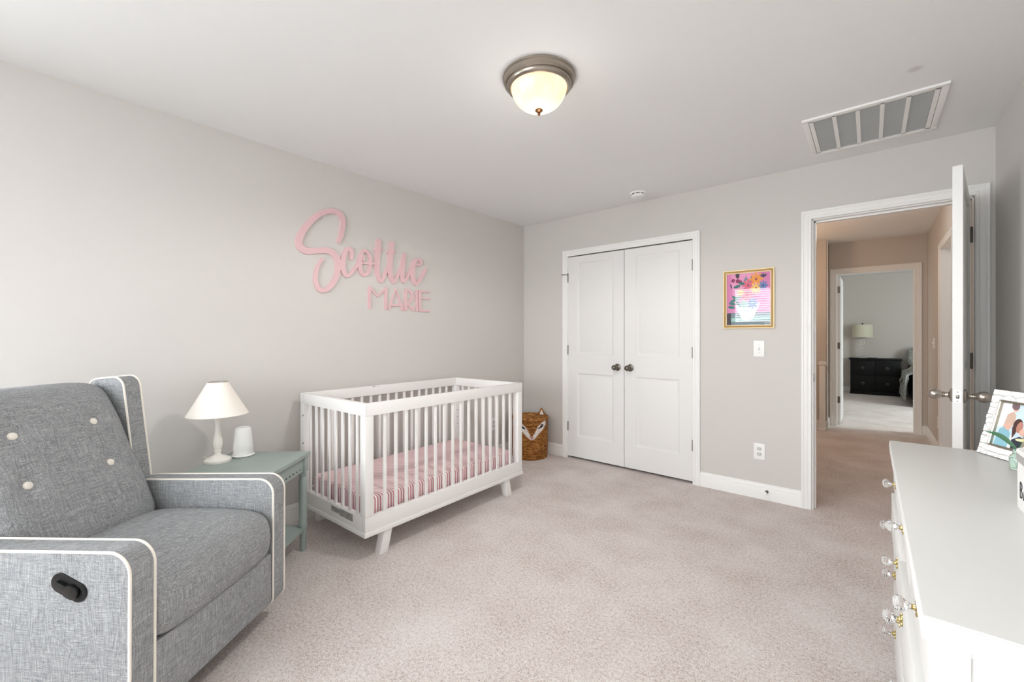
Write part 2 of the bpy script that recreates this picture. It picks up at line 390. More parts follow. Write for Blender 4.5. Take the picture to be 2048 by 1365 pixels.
CURSIVE=[[[[1524,1895,1520,1896],[1529,1896,1516,1899],[1537,1899,1512,1906],[1544,1907,1514,1915],[1549,1918,1518,1926],[1554,1930,1522,1937],[1560,1942,1526,1948],[1565,1956,1530,1959],[1569,1972,1532,1972],[1571,1988,1535,1986],[1574,2004,1537,2001],[1576,2017,1539,2015],[1578,2028,1541,2027],[1579,2039,1542,2036],[1580,2049,1543,2044],[1581,2060,1543,2051],[1580,2070,1542,2058],[1578,2080,1541,2065],[1575,2090,1539,2072],[1571,2100,1537,2077],[1565,2108,1533,2083],[1559,2116,1529,2088],[1551,2123,1525,2092],[1542,2128,1520,2095],[1531,2132,1514,2097],[1520,2135,1507,2098],[1509,2136,1499,2099],[1498,2136,1491,2099],[1487,2135,1484,2098],[1476,2133,1476,2097],[1465,2130,1468,2095],[1453,2126,1459,2092],[1441,2121,1448,2087],[1427,2115,1436,2082],[1413,2108,1425,2075],[1398,2100,1414,2068],[1385,2090,1403,2060],[1371,2079,1392,2051],[1358,2068,1381,2041],[1345,2056,1370,2030],[1332,2042,1359,2018],[1320,2028,1349,2005],[1308,2014,1339,1992],[1297,2000,1329,1978],[1286,1985,1319,1964],[1275,1970,1309,1949],[1265,1954,1301,1936],[1256,1939,1293,1923],[1248,1924,1288,1911],[1242,1909,1283,1899],[1237,1895,1279,1887],[1233,1883,1276,1877],[1231,1872,1274,1870],[1229,1862,1274,1866],[1229,1853,1274,1862],[1230,1844,1274,1857],[1231,1836,1275,1852],[1233,1827,1275,1848],[1237,1818,1277,1844],[1242,1810,1278,1841],[1249,1803,1281,1838],[1256,1797,1284,1834],[1265,1792,1289,1831],[1274,1788,1293,1829],[1283,1786,1297,1828],[1293,1784,1302,1827],[1303,1784,1308,1826],[1315,1785,1316,1827],[1328,1787,1326,1828],[1342,1791,1339,1831],[1356,1794,1353,1834],[1370,1797,1368,1837],[1386,1801,1384,1840],[1402,1804,1400,1844],[1417,1807,1417,1847],[1430,1808,1432,1849],[1439,1809,1445,1850],[1447,1808,1457,1849],[1453,1807,1468,1848],[1459,1806,1478,1845],[1466,1803,1489,1841],[1473,1799,1499,1835],[1479,1795,1509,1829],[1484,1790,1518,1821],[1489,1784,1525,1811],[1494,1777,1532,1801],[1498,1770,1537,1790],[1501,1762,1541,1778],[1502,1755,1544,1766],[1503,1746,1545,1753],[1504,1736,1545,1741],[1504,1725,1544,1729],[1503,1713,1544,1716],[1502,1701,1542,1702],[1501,1690,1540,1688],[1498,1678,1537,1673],[1495,1667,1532,1659],[1491,1656,1527,1646],[1486,1645,1521,1632],[1481,1634,1515,1619],[1475,1623,1508,1607],[1468,1613,1499,1594],[1461,1602,1491,1583],[1455,1594,1483,1573],[1449,1587,1475,1565],[1445,1582,1468,1558],[1440,1577,1460,1551],[1435,1573,1452,1546],[1429,1570,1444,1541],[1424,1567,1435,1537],[1418,1564,1426,1534],[1414,1563,1417,1532],[1410,1563,1408,1531],[1408,1563,1400,1532],[1405,1563,1392,1534],[1403,1564,1385,1538],[1399,1566,1378,1543],[1396,1570,1372,1549],[1392,1575,1367,1556],[1388,1580,1363,1564],[1385,1586,1359,1572],[1382,1593,1355,1581],[1379,1601,1352,1590],[1377,1608,1350,1600],[1376,1615,1348,1610],[1375,1623,1348,1620],[1376,1632,1348,1630],[1376,1641,1348,1640],[1377,1649,1349,1649],[1378,1658,1351,1659],[1379,1666,1353,1669],[1381,1675,1355,1679],[1383,1684,1358,1689],[1386,1694,1361,1699],[1388,1703,1365,1709],[1391,1711,1369,1718],[1395,1719,1374,1727],[1398,1726,1379,1735],[1402,1733,1383,1743],[1406,1739,1388,1749],[1409,1744,1392,1755],[1412,1749,1395,1760],[1415,1753,1399,1764],[1419,1758,1402,1769],[1421,1764,1407,1773],[1420,1769,1413,1774],[1418,1771,1416,1773]]],[[[1628,1789,1625,1789],[1632,1791,1620,1789],[1637,1796,1616,1793],[1640,1803,1613,1799],[1640,1810,1613,1807],[1641,1818,1612,1814],[1641,1826,1612,1821],[1642,1832,1611,1828],[1642,1838,1611,1834],[1642,1845,1611,1839],[1641,1851,1611,1843],[1640,1858,1610,1846],[1637,1865,1609,1850],[1634,1872,1607,1854],[1628,1878,1606,1856],[1620,1883,1607,1855],[1609,1884,1609,1855],[1599,1881,1608,1854],[1589,1876,1607,1852],[1580,1869,1605,1850],[1573,1860,1603,1845],[1567,1851,1599,1838],[1561,1840,1595,1830],[1556,1829,1592,1822],[1552,1818,1589,1812],[1549,1806,1586,1802],[1546,1794,1584,1792],[1543,1783,1582,1782],[1542,1773,1580,1772],[1540,1762,1579,1763],[1539,1752,1578,1755],[1539,1741,1578,1746],[1540,1731,1578,1738],[1541,1720,1578,1729],[1544,1710,1579,1720],[1546,1700,1580,1712],[1550,1691,1582,1706],[1554,1683,1584,1699],[1559,1676,1586,1694],[1564,1669,1589,1690],[1570,1664,1591,1687],[1578,1660,1593,1685],[1586,1657,1595,1684],[1596,1657,1595,1684],[1605,1660,1597,1684],[1613,1665,1600,1685],[1620,1670,1605,1688],[1626,1676,1610,1692],[1633,1683,1615,1697],[1639,1691,1621,1703],[1646,1699,1627,1710],[1652,1707,1633,1718],[1658,1716,1639,1726],[1664,1725,1645,1735],[1671,1734,1651,1744],[1677,1743,1657,1753],[1683,1753,1663,1762],[1690,1763,1669,1772],[1696,1773,1675,1782],[1703,1782,1681,1792],[1705,1789,1687,1797],[1703,1795,1693,1799],[1700,1798,1697,1799]]],[[[1733,1864,1737,1886],[1735,1863,1747,1884],[1740,1860,1756,1879],[1746,1856,1763,1874],[1751,1852,1770,1868],[1755,1847,1776,1861],[1759,1841,1781,1853],[1762,1834,1785,1845],[1764,1828,1788,1837],[1766,1821,1790,1828],[1768,1814,1792,1820],[1768,1806,1793,1811],[1768,1798,1793,1801],[1768,1788,1793,1790],[1767,1777,1792,1779],[1765,1766,1791,1766],[1763,1756,1789,1755],[1760,1746,1787,1743],[1757,1735,1783,1731],[1753,1726,1778,1719],[1749,1719,1772,1708],[1744,1713,1764,1698],[1738,1708,1755,1689],[1732,1705,1744,1681],[1731,1705,1730,1677],[1730,1705,1717,1678],[1727,1707,1706,1684],[1722,1712,1698,1690],[1718,1716,1691,1698],[1715,1721,1686,1706],[1713,1727,1682,1716],[1711,1735,1679,1725],[1710,1742,1678,1735],[1710,1749,1677,1745],[1711,1758,1677,1755],[1712,1767,1678,1765],[1713,1776,1678,1773],[1713,1785,1678,1781],[1713,1794,1678,1789],[1713,1801,1678,1798],[1713,1809,1679,1806],[1714,1816,1680,1815],[1714,1823,1682,1823],[1715,1830,1684,1832],[1716,1835,1688,1840],[1718,1841,1692,1848],[1720,1846,1696,1856],[1723,1851,1701,1863],[1726,1855,1707,1868],[1729,1859,1712,1873],[1732,1862,1718,1879],[1733,1863,1727,1884],[1733,1864,1737,1886]],[[1694,1827,1694,1830],[1694,1824,1696,1833],[1697,1820,1700,1837],[1703,1819,1706,1838],[1708,1819,1711,1838],[1713,1820,1716,1838],[1715,1820,1724,1836],[1715,1821,1730,1830],[1716,1819,1732,1822],[1716,1813,1732,1814],[1715,1805,1731,1806],[1715,1797,1730,1799],[1716,1794,1728,1795],[1719,1792,1726,1792],[1721,1791,1723,1792]],[[1703,1779,1704,1781],[1703,1777,1705,1782],[1705,1775,1707,1784],[1708,1773,1711,1785],[1714,1772,1717,1785],[1720,1772,1723,1784],[1727,1771,1730,1784],[1734,1771,1736,1784],[1742,1771,1743,1784],[1751,1771,1751,1785],[1759,1772,1760,1786],[1768,1773,1768,1786],[1772,1774,1773,1786],[1774,1777,1775,1783],[1775,1779,1775,1781]],[[1773,1779,1773,1782],[1774,1777,1774,1785],[1777,1774,1778,1788],[1783,1773,1783,1790],[1787,1773,1788,1791],[1792,1774,1792,1792],[1797,1774,1796,1792],[1802,1775,1801,1793],[1809,1777,1806,1794],[1816,1778,1813,1796],[1823,1780,1820,1798],[1830,1782,1827,1800],[1835,1785,1833,1800],[1838,1789,1836,1797],[1838,1793,1838,1795]]],[[[1851,1985,1856,1986],[1843,1982,1863,1985],[1834,1975,1871,1979],[1830,1963,1874,1968],[1829,1948,1873,1952],[1828,1932,1872,1937],[1827,1917,1870,1921],[1825,1901,1869,1906],[1824,1887,1868,1891],[1823,1873,1867,1877],[1822,1858,1865,1862],[1821,1841,1864,1845],[1820,1821,1862,1825],[1819,1799,1860,1802],[1818,1776,1859,1780],[1818,1755,1858,1760],[1820,1736,1858,1743],[1822,1718,1860,1727],[1826,1702,1862,1712],[1830,1688,1864,1700],[1836,1675,1868,1689],[1843,1663,1872,1679],[1850,1653,1876,1673],[1861,1646,1876,1672],[1879,1647,1869,1671],[1889,1655,1868,1670],[1895,1664,1872,1675],[1901,1674,1878,1683],[1908,1686,1884,1694],[1916,1702,1892,1709],[1924,1718,1900,1725],[1931,1732,1907,1739],[1937,1744,1912,1750],[1942,1754,1917,1760],[1946,1763,1921,1769],[1951,1772,1926,1779],[1952,1780,1931,1785],[1949,1784,1937,1787],[1945,1787,1942,1787]],[[1805,1890,1805,1892],[1806,1887,1806,1895],[1809,1884,1809,1899],[1815,1883,1815,1902],[1823,1884,1823,1903],[1831,1885,1831,1904],[1839,1887,1839,1906],[1847,1888,1847,1907],[1855,1889,1855,1908],[1863,1890,1863,1909],[1870,1892,1870,1911],[1878,1893,1878,1912],[1884,1895,1884,1911],[1888,1899,1888,1908],[1889,1903,1889,1905]]],[[[1968,1985,1974,1985],[1960,1982,1982,1984],[1951,1975,1990,1978],[1946,1963,1992,1967],[1944,1951,1991,1954],[1943,1939,1990,1943],[1941,1927,1988,1930],[1940,1913,1987,1917],[1938,1898,1985,1902],[1937,1882,1984,1886],[1936,1866,1982,1870],[1934,1847,1981,1851],[1933,1827,1979,1830],[1931,1803,1977,1807],[1930,1780,1976,1785],[1930,1758,1975,1765],[1932,1738,1976,1747],[1935,1720,1978,1730],[1940,1703,1981,1715],[1945,1688,1984,1702],[1950,1676,1987,1691],[1957,1664,1991,1683],[1966,1655,1993,1678],[1979,1649,1991,1677],[1998,1652,1983,1676],[2008,1661,1985,1676],[2014,1671,1990,1682],[2020,1681,1996,1690],[2028,1694,2003,1702],[2036,1709,2011,1716],[2044,1725,2018,1732],[2050,1739,2024,1745],[2056,1750,2029,1756],[2060,1759,2033,1764],[2063,1768,2036,1773],[2067,1777,2040,1782],[2067,1784,2045,1788],[2064,1789,2052,1791],[2060,1791,2057,1792]],[[1921,1888,1922,1890],[1922,1885,1923,1892],[1925,1882,1926,1896],[1931,1881,1931,1898],[1938,1882,1939,1899],[1946,1883,1946,1901],[1953,1884,1954,1902],[1961,1885,1962,1903],[1969,1886,1970,1904],[1978,1887,1978,1905],[1986,1888,1987,1906],[1995,1890,1995,1907],[2000,1892,2001,1906],[2004,1895,2004,1903],[2005,1898,2005,1900]]],[[[2079,1864,2084,1864],[2072,1862,2090,1863],[2063,1856,2097,1858],[2058,1846,2099,1848],[2056,1832,2097,1833],[2054,1817,2096,1819],[2052,1802,2094,1804],[2050,1788,2092,1790],[2049,1773,2091,1775],[2047,1757,2089,1760],[2047,1742,2088,1746],[2047,1729,2087,1733],[2047,1717,2087,1723],[2048,1707,2087,1715],[2050,1698,2088,1708],[2053,1690,2089,1702],[2057,1682,2091,1695],[2061,1673,2093,1689],[2069,1665,2093,1687],[2087,1661,2084,1688],[2102,1669,2080,1686],[2109,1678,2085,1690],[2115,1689,2091,1698],[2122,1699,2098,1708],[2129,1711,2104,1719],[2136,1724,2111,1731],[2144,1737,2118,1745],[2151,1749,2124,1758],[2157,1760,2131,1768],[2163,1769,2136,1778],[2169,1779,2142,1787],[2174,1788,2148,1797],[2176,1796,2154,1803],[2174,1801,2162,1805],[2170,1804,2167,1805]],[[2092,1912,2097,1911],[2086,1911,2102,1909],[2077,1906,2107,1903],[2071,1898,2107,1894],[2071,1897,2107,1892],[2070,1895,2106,1892],[2069,1893,2106,1892],[2069,1889,2106,1891],[2069,1885,2105,1888],[2070,1881,2104,1884],[2070,1877,2102,1879],[2070,1872,2101,1874],[2070,1867,2100,1868],[2068,1860,2100,1862],[2067,1853,2100,1855],[2065,1847,2099,1848],[2067,1839,2095,1840],[2073,1834,2088,1835],[2078,1833,2082,1833]]],[[[2193,1828,2194,1830],[2194,1825,2195,1832],[2197,1822,2199,1835],[2202,1821,2205,1837],[2209,1820,2212,1838],[2217,1820,2220,1838],[2225,1820,2226,1838],[2234,1821,2230,1840],[2243,1824,2235,1842],[2251,1827,2239,1844],[2259,1832,2243,1847],[2266,1837,2244,1849],[2271,1844,2245,1850],[2273,1851,2245,1851],[2274,1858,2245,1853],[2273,1865,2245,1855],[2271,1871,2244,1857],[2267,1876,2242,1859],[2261,1881,2239,1860],[2255,1885,2237,1861],[2248,1887,2234,1862],[2239,1889,2229,1863],[2230,1890,2226,1863],[2219,1888,2223,1863],[2209,1885,2221,1861],[2200,1880,2217,1859],[2191,1874,2213,1856],[2183,1866,2209,1852],[2176,1858,2206,1847],[2169,1849,2203,1840],[2164,1838,2200,1832],[2159,1828,2198,1823],[2154,1816,2196,1814],[2150,1804,2194,1803],[2147,1791,2192,1792],[2145,1777,2191,1781],[2145,1763,2191,1769],[2145,1749,2192,1756],[2146,1735,2193,1743],[2148,1722,2194,1732],[2151,1710,2196,1722],[2155,1699,2198,1713],[2160,1689,2200,1705],[2165,1681,2203,1698],[2170,1673,2205,1691],[2177,1665,2208,1685],[2185,1659,2210,1682],[2197,1654,2210,1681],[2210,1654,2207,1681],[2222,1659,2208,1681],[2231,1665,2211,1683],[2239,1672,2216,1687],[2247,1682,2222,1693],[2255,1693,2229,1703],[2262,1705,2237,1714],[2270,1717,2244,1726],[2278,1729,2252,1738],[2286,1742,2260,1750],[2294,1755,2267,1763],[2301,1767,2274,1775],[2307,1777,2280,1784],[2311,1786,2286,1793],[2316,1795,2291,1802],[2320,1804,2296,1810],[2321,1810,2302,1815],[2319,1815,2308,1818],[2315,1817,2312,1818]]]]
CAPITALS=[[[[1777,1437,1774,1437],[1780,1438,1770,1438],[1784,1442,1766,1441],[1786,1447,1764,1446],[1786,1601,1764,1599],[1784,1606,1766,1605],[1780,1609,1770,1608],[1777,1610,1774,1610]],[[1769,1607,1771,1609],[1767,1604,1774,1610],[1767,1600,1779,1611],[1769,1595,1785,1608],[1842,1529,1844,1546],[1925,1599,1910,1612],[1928,1604,1916,1615],[1928,1609,1921,1615],[1926,1612,1925,1613]],[[1916,1616,1919,1616],[1912,1614,1923,1615],[1908,1610,1928,1612],[1905,1604,1930,1606],[1905,1448,1930,1449],[1908,1442,1928,1443],[1912,1439,1923,1439],[1916,1438,1919,1438]]],[[[1945,1435,1943,1435],[1949,1435,1940,1437],[1954,1437,1937,1441],[1958,1442,1937,1447],[2008,1597,2009,1616],[2065,1441,2087,1448],[2069,1436,2088,1443],[2075,1435,2085,1438],[2079,1435,2081,1436]],[[1966,1476,1966,1478],[1967,1473,1967,1481],[1971,1470,1971,1484],[1976,1469,1976,1486],[2056,1473,2056,1490],[2061,1475,2062,1489],[2065,1478,2065,1486],[2066,1481,2066,1483]]],[[[2102,1618,2104,1618],[2098,1616,2108,1617],[2093,1613,2113,1614],[2091,1607,2115,1609],[2091,1447,2115,1448],[2093,1441,2113,1442],[2098,1438,2108,1439],[2102,1438,2104,1438]],[[2095,1612,2096,1614],[2096,1609,2098,1616],[2098,1605,2102,1619],[2103,1603,2108,1620],[2111,1603,2115,1619],[2118,1602,2122,1619],[2124,1601,2131,1618],[2130,1599,2139,1616],[2135,1597,2147,1612],[2141,1594,2155,1608],[2147,1590,2163,1603],[2151,1585,2169,1598],[2155,1581,2175,1591],[2158,1575,2179,1584],[2161,1569,2183,1575],[2162,1564,2184,1566],[2161,1558,2184,1557],[2160,1551,2182,1548],[2157,1544,2178,1539],[2154,1538,2174,1530],[2151,1533,2168,1523],[2147,1529,2162,1517],[2142,1525,2155,1512],[2136,1521,2147,1507],[2130,1518,2139,1503],[2122,1515,2130,1499],[2114,1511,2121,1496],[2105,1508,2113,1493],[2101,1504,2107,1492],[2099,1500,2103,1494],[2099,1498,2100,1496]],[[2106,1506,2108,1507],[2104,1503,2111,1509],[2104,1498,2117,1510],[2107,1494,2122,1507],[2174,1440,2191,1454],[2180,1437,2194,1449],[2186,1438,2193,1444],[2189,1440,2191,1441]]],[[[2215,1618,2218,1618],[2211,1617,2222,1618],[2207,1613,2227,1615],[2205,1607,2229,1609],[2205,1448,2229,1449],[2207,1442,2227,1443],[2211,1439,2222,1440],[2215,1439,2218,1439]]],[[[2246,1621,2249,1621],[2241,1619,2253,1620],[2237,1616,2258,1617],[2235,1610,2260,1612],[2235,1452,2260,1454],[2237,1447,2258,1448],[2241,1444,2253,1444],[2246,1443,2249,1443]],[[2238,1608,2238,1610],[2238,1605,2239,1613],[2242,1602,2243,1616],[2247,1601,2249,1618],[2347,1604,2349,1618],[2352,1605,2354,1617],[2356,1608,2356,1615],[2357,1610,2357,1612]],[[2241,1553,2241,1555],[2241,1551,2242,1558],[2244,1548,2246,1561],[2249,1546,2251,1562],[2343,1545,2345,1559],[2348,1547,2350,1558],[2351,1549,2352,1555],[2352,1551,2353,1553]],[[2239,1447,2240,1449],[2240,1444,2241,1451],[2243,1441,2244,1454],[2249,1439,2250,1456],[2347,1439,2348,1454],[2353,1441,2354,1453],[2356,1443,2356,1450],[2357,1446,2357,1448]]]]
# ------------------------------------------------------------------ room shell
XL, XR, YF, YB, ZC = -2.92, 0.555, -2.30, 3.672, 2.44
T = 0.115
HC = 2.505      # hall ceiling
def plane_z(x0, x1, y0, y1, z, t):
    bm = nbm(); box(bm, x0, x1, y0, y1, z, z + t); return bm
struct('floor', plane_z(XL - T, XR + T, YF - T, YB + 0.06, -0.05, 0.05), M['carpet'], 'pinkish beige cut pile carpet of the nursery')
struct('floor_hall', plane_z(-2.4, 3.1, YB + 0.06, 7.40, -0.05, 0.05), M['carpet'], 'beige carpet of the hall beyond the doorway')
struct('floor_bedroom', plane_z(-1.6, 3.1, 7.40, 12.3, -0.05, 0.05), M['carpet'], 'beige carpet of the far bedroom')
struct('ceiling', plane_z(XL - T, XR + T, YF - T, YB + 0.01, ZC, 0.05), M['ceil'], 'smooth white nursery ceiling')
struct('ceiling_hall', plane_z(-2.4, 3.1, YB + T, 7.45, HC, 0.05), M['ceil'], 'hall ceiling beyond the doorway')
struct('ceiling_bedroom', plane_z(-1.6, 3.1, 7.45, 12.3, 2.575, 0.05), M['ceil'], 'far bedroom ceiling')

W3 = (-1.16, -0.28)  # opening for the unseen window added to let in side light
bm = nbm()
for a, c, z0, z1 in ((YF - T, W3[0], 0, ZC), (W3[0], W3[1], 0, 0.75), (W3[0], W3[1], 2.25, ZC), (W3[1], YB + T, 0, ZC)): box(bm, XL - T, XL, a, c, z0, z1)
struct('wall_left', bm, M['wall'], 'greige left wall behind the crib and armchair')
bm = nbm(); box(bm, XR, XR + T, YF - T, YB, 0, ZC); struct('wall_right', bm, M['wall'], 'greige right wall behind the dresser')
CX0, CX1, CXM, DZ = -2.349, -1.122, -1.739, 2.043      # closet opening
EX0, EX1, EZ = -0.312, 0.470, 2.055                    # entry opening
bm = nbm()
for a, c, z0, z1 in ((XL, CX0, 0, 2.6), (CX0, CX1, DZ, 2.6), (CX1, EX0, 0, 2.6), (EX0, EX1, EZ, 2.6), (EX1, XR + 0.3, 0, 2.6)):
    box(bm, a, c, YB, YB + T, z0, z1)
struct('wall_back', bm, M['wall'], 'greige back wall with closet and open doorway')
# front wall with two window openings
W1 = (-2.19, -1.25); W2 = (-1.12, -0.18); WZ = (0.75, 2.25)
bm = nbm()
for a, c, z0, z1 in ((XL, W1[0], 0, ZC), (W1[0], W1[1], 0, WZ[0]), (W1[0], W1[1], WZ[1], ZC), (W1[1], W2[0], 0, ZC),
                     (W2[0], W2[1], 0, WZ[0]), (W2[0], W2[1], WZ[1], ZC), (W2[1], XR, 0, ZC)):
    box(bm, a, c, YF - T, YF, z0, z1)
struct('wall_front', bm, M['wall'], 'greige front wall with two windows')
# closet interior
bm = nbm()
box(bm, -2.6, -0.95, 4.40, 4.44, 0, 2.5); box(bm, -2.64, -2.6, YB + T, 4.44, 0, 2.5); box(bm, -0.95, -0.91, YB + T, 4.44, 0, 2.5); box(bm, -2.64, -0.91, YB + T, 4.44, 2.46, 2.5)
struct('wall_closet', bm, M['wall'], 'closet interior walls behind the double doors')

# profiles: (offset outward in plane, depth out of the wall)
CAS = [(0.0, 0.0), (0.0, 0.010), (0.004, 0.013), (0.014, 0.013), (0.018, 0.0105), (0.022, 0.013), (0.036, 0.016), (0.042, 0.015), (0.046, 0.019), (0.056, 0.019), (0.060, 0.015), (0.060, 0.0)]
def casing(name, a0, a1, z1, fn, label, wide=1.0, m='trim'):
    """U-shaped mitred casing; fn(a, z, d) -> point"""
    rows = []
    for (a, z, da, dz) in ((a0, 0.0, -1, 0), (a0, z1, -1, 1), (a1, z1, 1, 1), (a1, 0.0, 1, 0)):
        rows.append([fn(a + da * o * wide, z + dz * o * wide, d) for o, d in CAS])
    bm = nbm(); grid(bm, rows, cap=True)
    return struct(name, bm, M[m], label, smooth=25)
BASE = [(0, 0), (0.013, 0), (0.013, 0.082), (0.011, 0.088), (0.0125, 0.092), (0.010, 0.101), (0.006, 0.107), (0.005, 0.116), (0, 0.118)]
def baseboard(name, p, q, n, label):
    p, q, n = Vector(p), Vector(q), Vector(n)
    rows = [[tuple(e + n * d + Vector((0, 0, z))) for d, z in BASE] for e in (p, q)]
    bm = nbm(); grid(bm, rows, close_u=True, cap=True)
    return struct(name, bm, M['trim'], label, smooth=25)
yb = lambda a, z, d: (a, YB - d, z)
casing('trim_1', CX0 + 0.004, CX1 - 0.004, DZ - 0.004, yb, 'white moulded casing around the closet double doors')
casing('trim_2', EX0 - 0.004, EX1 + 0.004, EZ + 0.004, yb, 'white moulded casing around the open doorway')
baseboard('baseboard_left', (XL, YF, 0), (XL, YB, 0), (1, 0, 0), 'white baseboard along the left wall')
baseboard('baseboard_back_left', (XL, YB, 0), (CX0 - 0.056, YB, 0), (0, -1, 0), 'white baseboard behind the wicker hamper')
baseboard('baseboard_back', (CX1 + 0.056, YB, 0), (EX0 - 0.064, YB, 0), (0, -1, 0), 'white baseboard between closet and doorway')
baseboard('baseboard_right', (XR, YF, 0), (XR, YB, 0), (-1, 0, 0), 'white baseboard along the right wall')
baseboard('baseboard_front', (XL, YF, 0), (XR, YF, 0), (0, 1, 0), 'white baseboard under the windows')
# jambs
bm = nbm()
box(bm, CX0 - 0.001, CX0 + 0.003, YB, YB + T, 0, DZ); box(bm, CX1 - 0.003, CX1 + 0.001, YB, YB + T, 0, DZ); box(bm, CX0, CX1, YB, YB + T, DZ - 0.003, DZ + 0.001)
struct('trim_3', bm, M['trim'], 'white jamb lining of the closet opening')
bm = nbm()
J = 0.018
box(bm, EX0 - 0.001, EX0 + 0.006, YB, YB + T, 0, EZ); box(bm, EX1 - 0.006, EX1 + 0.001, YB, YB + T, 0, EZ); box(bm, EX0, EX1, YB, YB + T, EZ - 0.006, EZ + 0.001)
# door stops
box(bm, EX0 + 0.006, EX0 + 0.018, YB + 0.042, YB + 0.075, 0, EZ - 0.006, 0.002); box(bm, EX1 - 0.018, EX1 - 0.006, YB + 0.042, YB + 0.075, 0, EZ - 0.006, 0.002)
box(bm, EX0 + 0.006, EX1 - 0.006, YB + 0.042, YB + 0.075, EZ - 0.018, EZ - 0.006, 0.002)
jamb = struct('trim_4', bm, M['trim'], 'white jamb and door stop of the open doorway')
bm = nbm(); box(bm, EX0 + 0.0055, EX0 + 0.0075, YB + 0.006, YB + 0.036, 0.905, 0.965, 0.0005, 1)
obj('strike_plate', bm, M['pewter'], jamb)
bm = nbm(); box(bm, EX1 - 0.0062, EX1 - 0.0052, YB + 0.004, YB + 0.038, 0.0, EZ - 0.02)
obj('bare_wood_strip', bm, M['wood_raw'], jamb)

# ------------------------------------------------------------------ panelled doors
def door_mesh(w, h, t, panels):
    """leaf x 0..w, z 0..h, front y=0, back y=t; moulded recess round every panel"""
    bm = nbm()
    px0, px1 = panels[0][0], panels[0][1]
    loops = [(0.0, 0.0), (0.005, 0.003), (0.013, 0.010), (0.020, 0.011)]
    def face(y, s):
        zs = [0.0]
        for p in panels: zs += [p[2], p[3]]
        zs.append(h)
        q = lambda a, c, z0, z1: bm.faces.new([bm.verts.new(v) for v in ((a, y, z0), (c, y, z0), (c, y, z1), (a, y, z1))])
        q(0, px0, 0, h); q(px1, w, 0, h)
        for k in range(0, len(zs), 2): q(px0, px1, zs[k], zs[k + 1])
        for p in panels:
            prev = None
            for ins, dep in loops:
                yy = y + s * dep
                ring = [bm.verts.new(v) for v in ((p[0] + ins, yy, p[2] + ins), (p[1] - ins, yy, p[2] + ins), (p[1] - ins, yy, p[3] - ins), (p[0] + ins, yy, p[3] - ins))]
                if prev:
                    for k in range(4): bm.faces.new((prev[k], prev[(k + 1) % 4], ring[(k + 1) % 4], ring[k]))
                prev = ring
    face(0.0, 1); face(t, -1)
    for vs in (((0, 0, 0), (0, t, 0), (0, t, h), (0, 0, h)), ((w, 0, 0), (w, 0, h), (w, t, h), (w, t, 0)), ((0, 0, h), (0, t, h), (w, t, h), (w, 0, h)), ((0, 0, 0), (w, 0, 0), (w, t, 0), (0, t, 0))):
        bm.faces.new([bm.verts.new(v) for v in vs])
    bmesh.ops.remove_doubles(bm, verts=bm.verts, dist=1e-5)
    bmesh.ops.recalc_face_normals(bm, faces=bm.faces)
    return bm
def panel_mesh(p, t):
    bm = nbm(); rows = []
    for y, s in ((0.0, 1), (t, -1)):
        loops = [(0.020, 0.0112), (0.026, 0.011), (0.046, 0.0040), (0.052, 0.0030)]
        prev = None
        for ins, dep in loops:
            yy = y + s * dep
            ring = [bm.verts.new(v) for v in ((p[0] + ins, yy, p[2] + ins), (p[1] - ins, yy, p[2] + ins), (p[1] - ins, yy, p[3] - ins), (p[0] + ins, yy, p[3] - ins))]
            if prev:
                for k in range(4): bm.faces.new((prev[k], prev[(k + 1) % 4], ring[(k + 1) % 4], ring[k]))
            prev = ring
        bm.faces.new(prev)
    bmesh.ops.recalc_face_normals(bm, faces=bm.faces)
    return bm
EGG = [(0.0, 0.0), (0.031, 0.0), (0.033, 0.004), (0.030, 0.009), (0.020, 0.012), (0.0135, 0.017), (0.0115, 0.024), (0.012, 0.029), (0.0155, 0.031), (0.0165, 0.034), (0.0125, 0.037), (0.0165, 0.043), (0.0225, 0.051), (0.0255, 0.060), (0.0255, 0.069), (0.0225, 0.079), (0.0155, 0.087), (0.007, 0.0915), (0.0, 0.0925)]
def knob_bm():
    bm = nbm(); lathe(bm, EGG, 28, Matrix.Rotation(PI / 2, 4, 'X'), False, False); return bm     # points to -y
def hinge_bm():
    bm = nbm()
    lathe(bm, [(0.0, -0.047), (0.004, -0.047), (0.0055, -0.044), (0.0055, 0.044), (0.004, 0.047), (0, 0.047)], 10, None, False, False)
    for k in (-0.026, -0.009, 0.009, 0.026): lathe(bm, [(0.0059, k - 0.0004), (0.0059, k + 0.0004)], 10)
    return bm
LW = 0.606
PN = [(0.107, LW - 0.107, 0.205, 0.840), (0.107, LW - 0.107, 1.025, 1.943)]
yl = YB - 0.002
def closet_door(name, x0, label, hinge_x, knob_x):
    d = struct(name, door_mesh(LW, 2.007, 0.035, PN), M['doorp'], label, smooth=20, loc=(x0, yl, 0.022))
    for p in PN: obj('panel', panel_mesh(p, 0.035), M['doorp'], d, smooth=20)
    obj('door_knob', knob_bm(), M['pewter'], d, (knob_x - x0, 0, 0.918))
    for z in (0.30, 1.07, 1.80):
        obj('hinge', hinge_bm(), M['pewter'], d, (hinge_x - x0, -0.005, z))
    return d
dl = closet_door('door_1', CX0 + 0.005, 'left white two panel closet door with knob on its right', CX0 + 0.004, CXM - 0.063)
dr = closet_door('door_2', CXM + 0.006, 'right white two panel closet door with knob on its left', CX1 - 0.004, CXM + 0.063)
# hinge-pin door stop on the left closet door's top hinge
bm = nbm(); tube(bm, [(-0.002, -0.012, 1.83), (-0.02, -0.03, 1.832), (-0.034, -0.05, 1.83)], 0.0035); lathe(bm, [(0.006, 0), (0.007, 0.006), (0.0, 0.008)], 10, Matrix.Translation((-0.034, -0.05, 1.83)) @ Matrix.Rotation(-PI / 2, 4, 'Y'))
obj('hinge_pin_stop', bm, M['pewter'], dl)

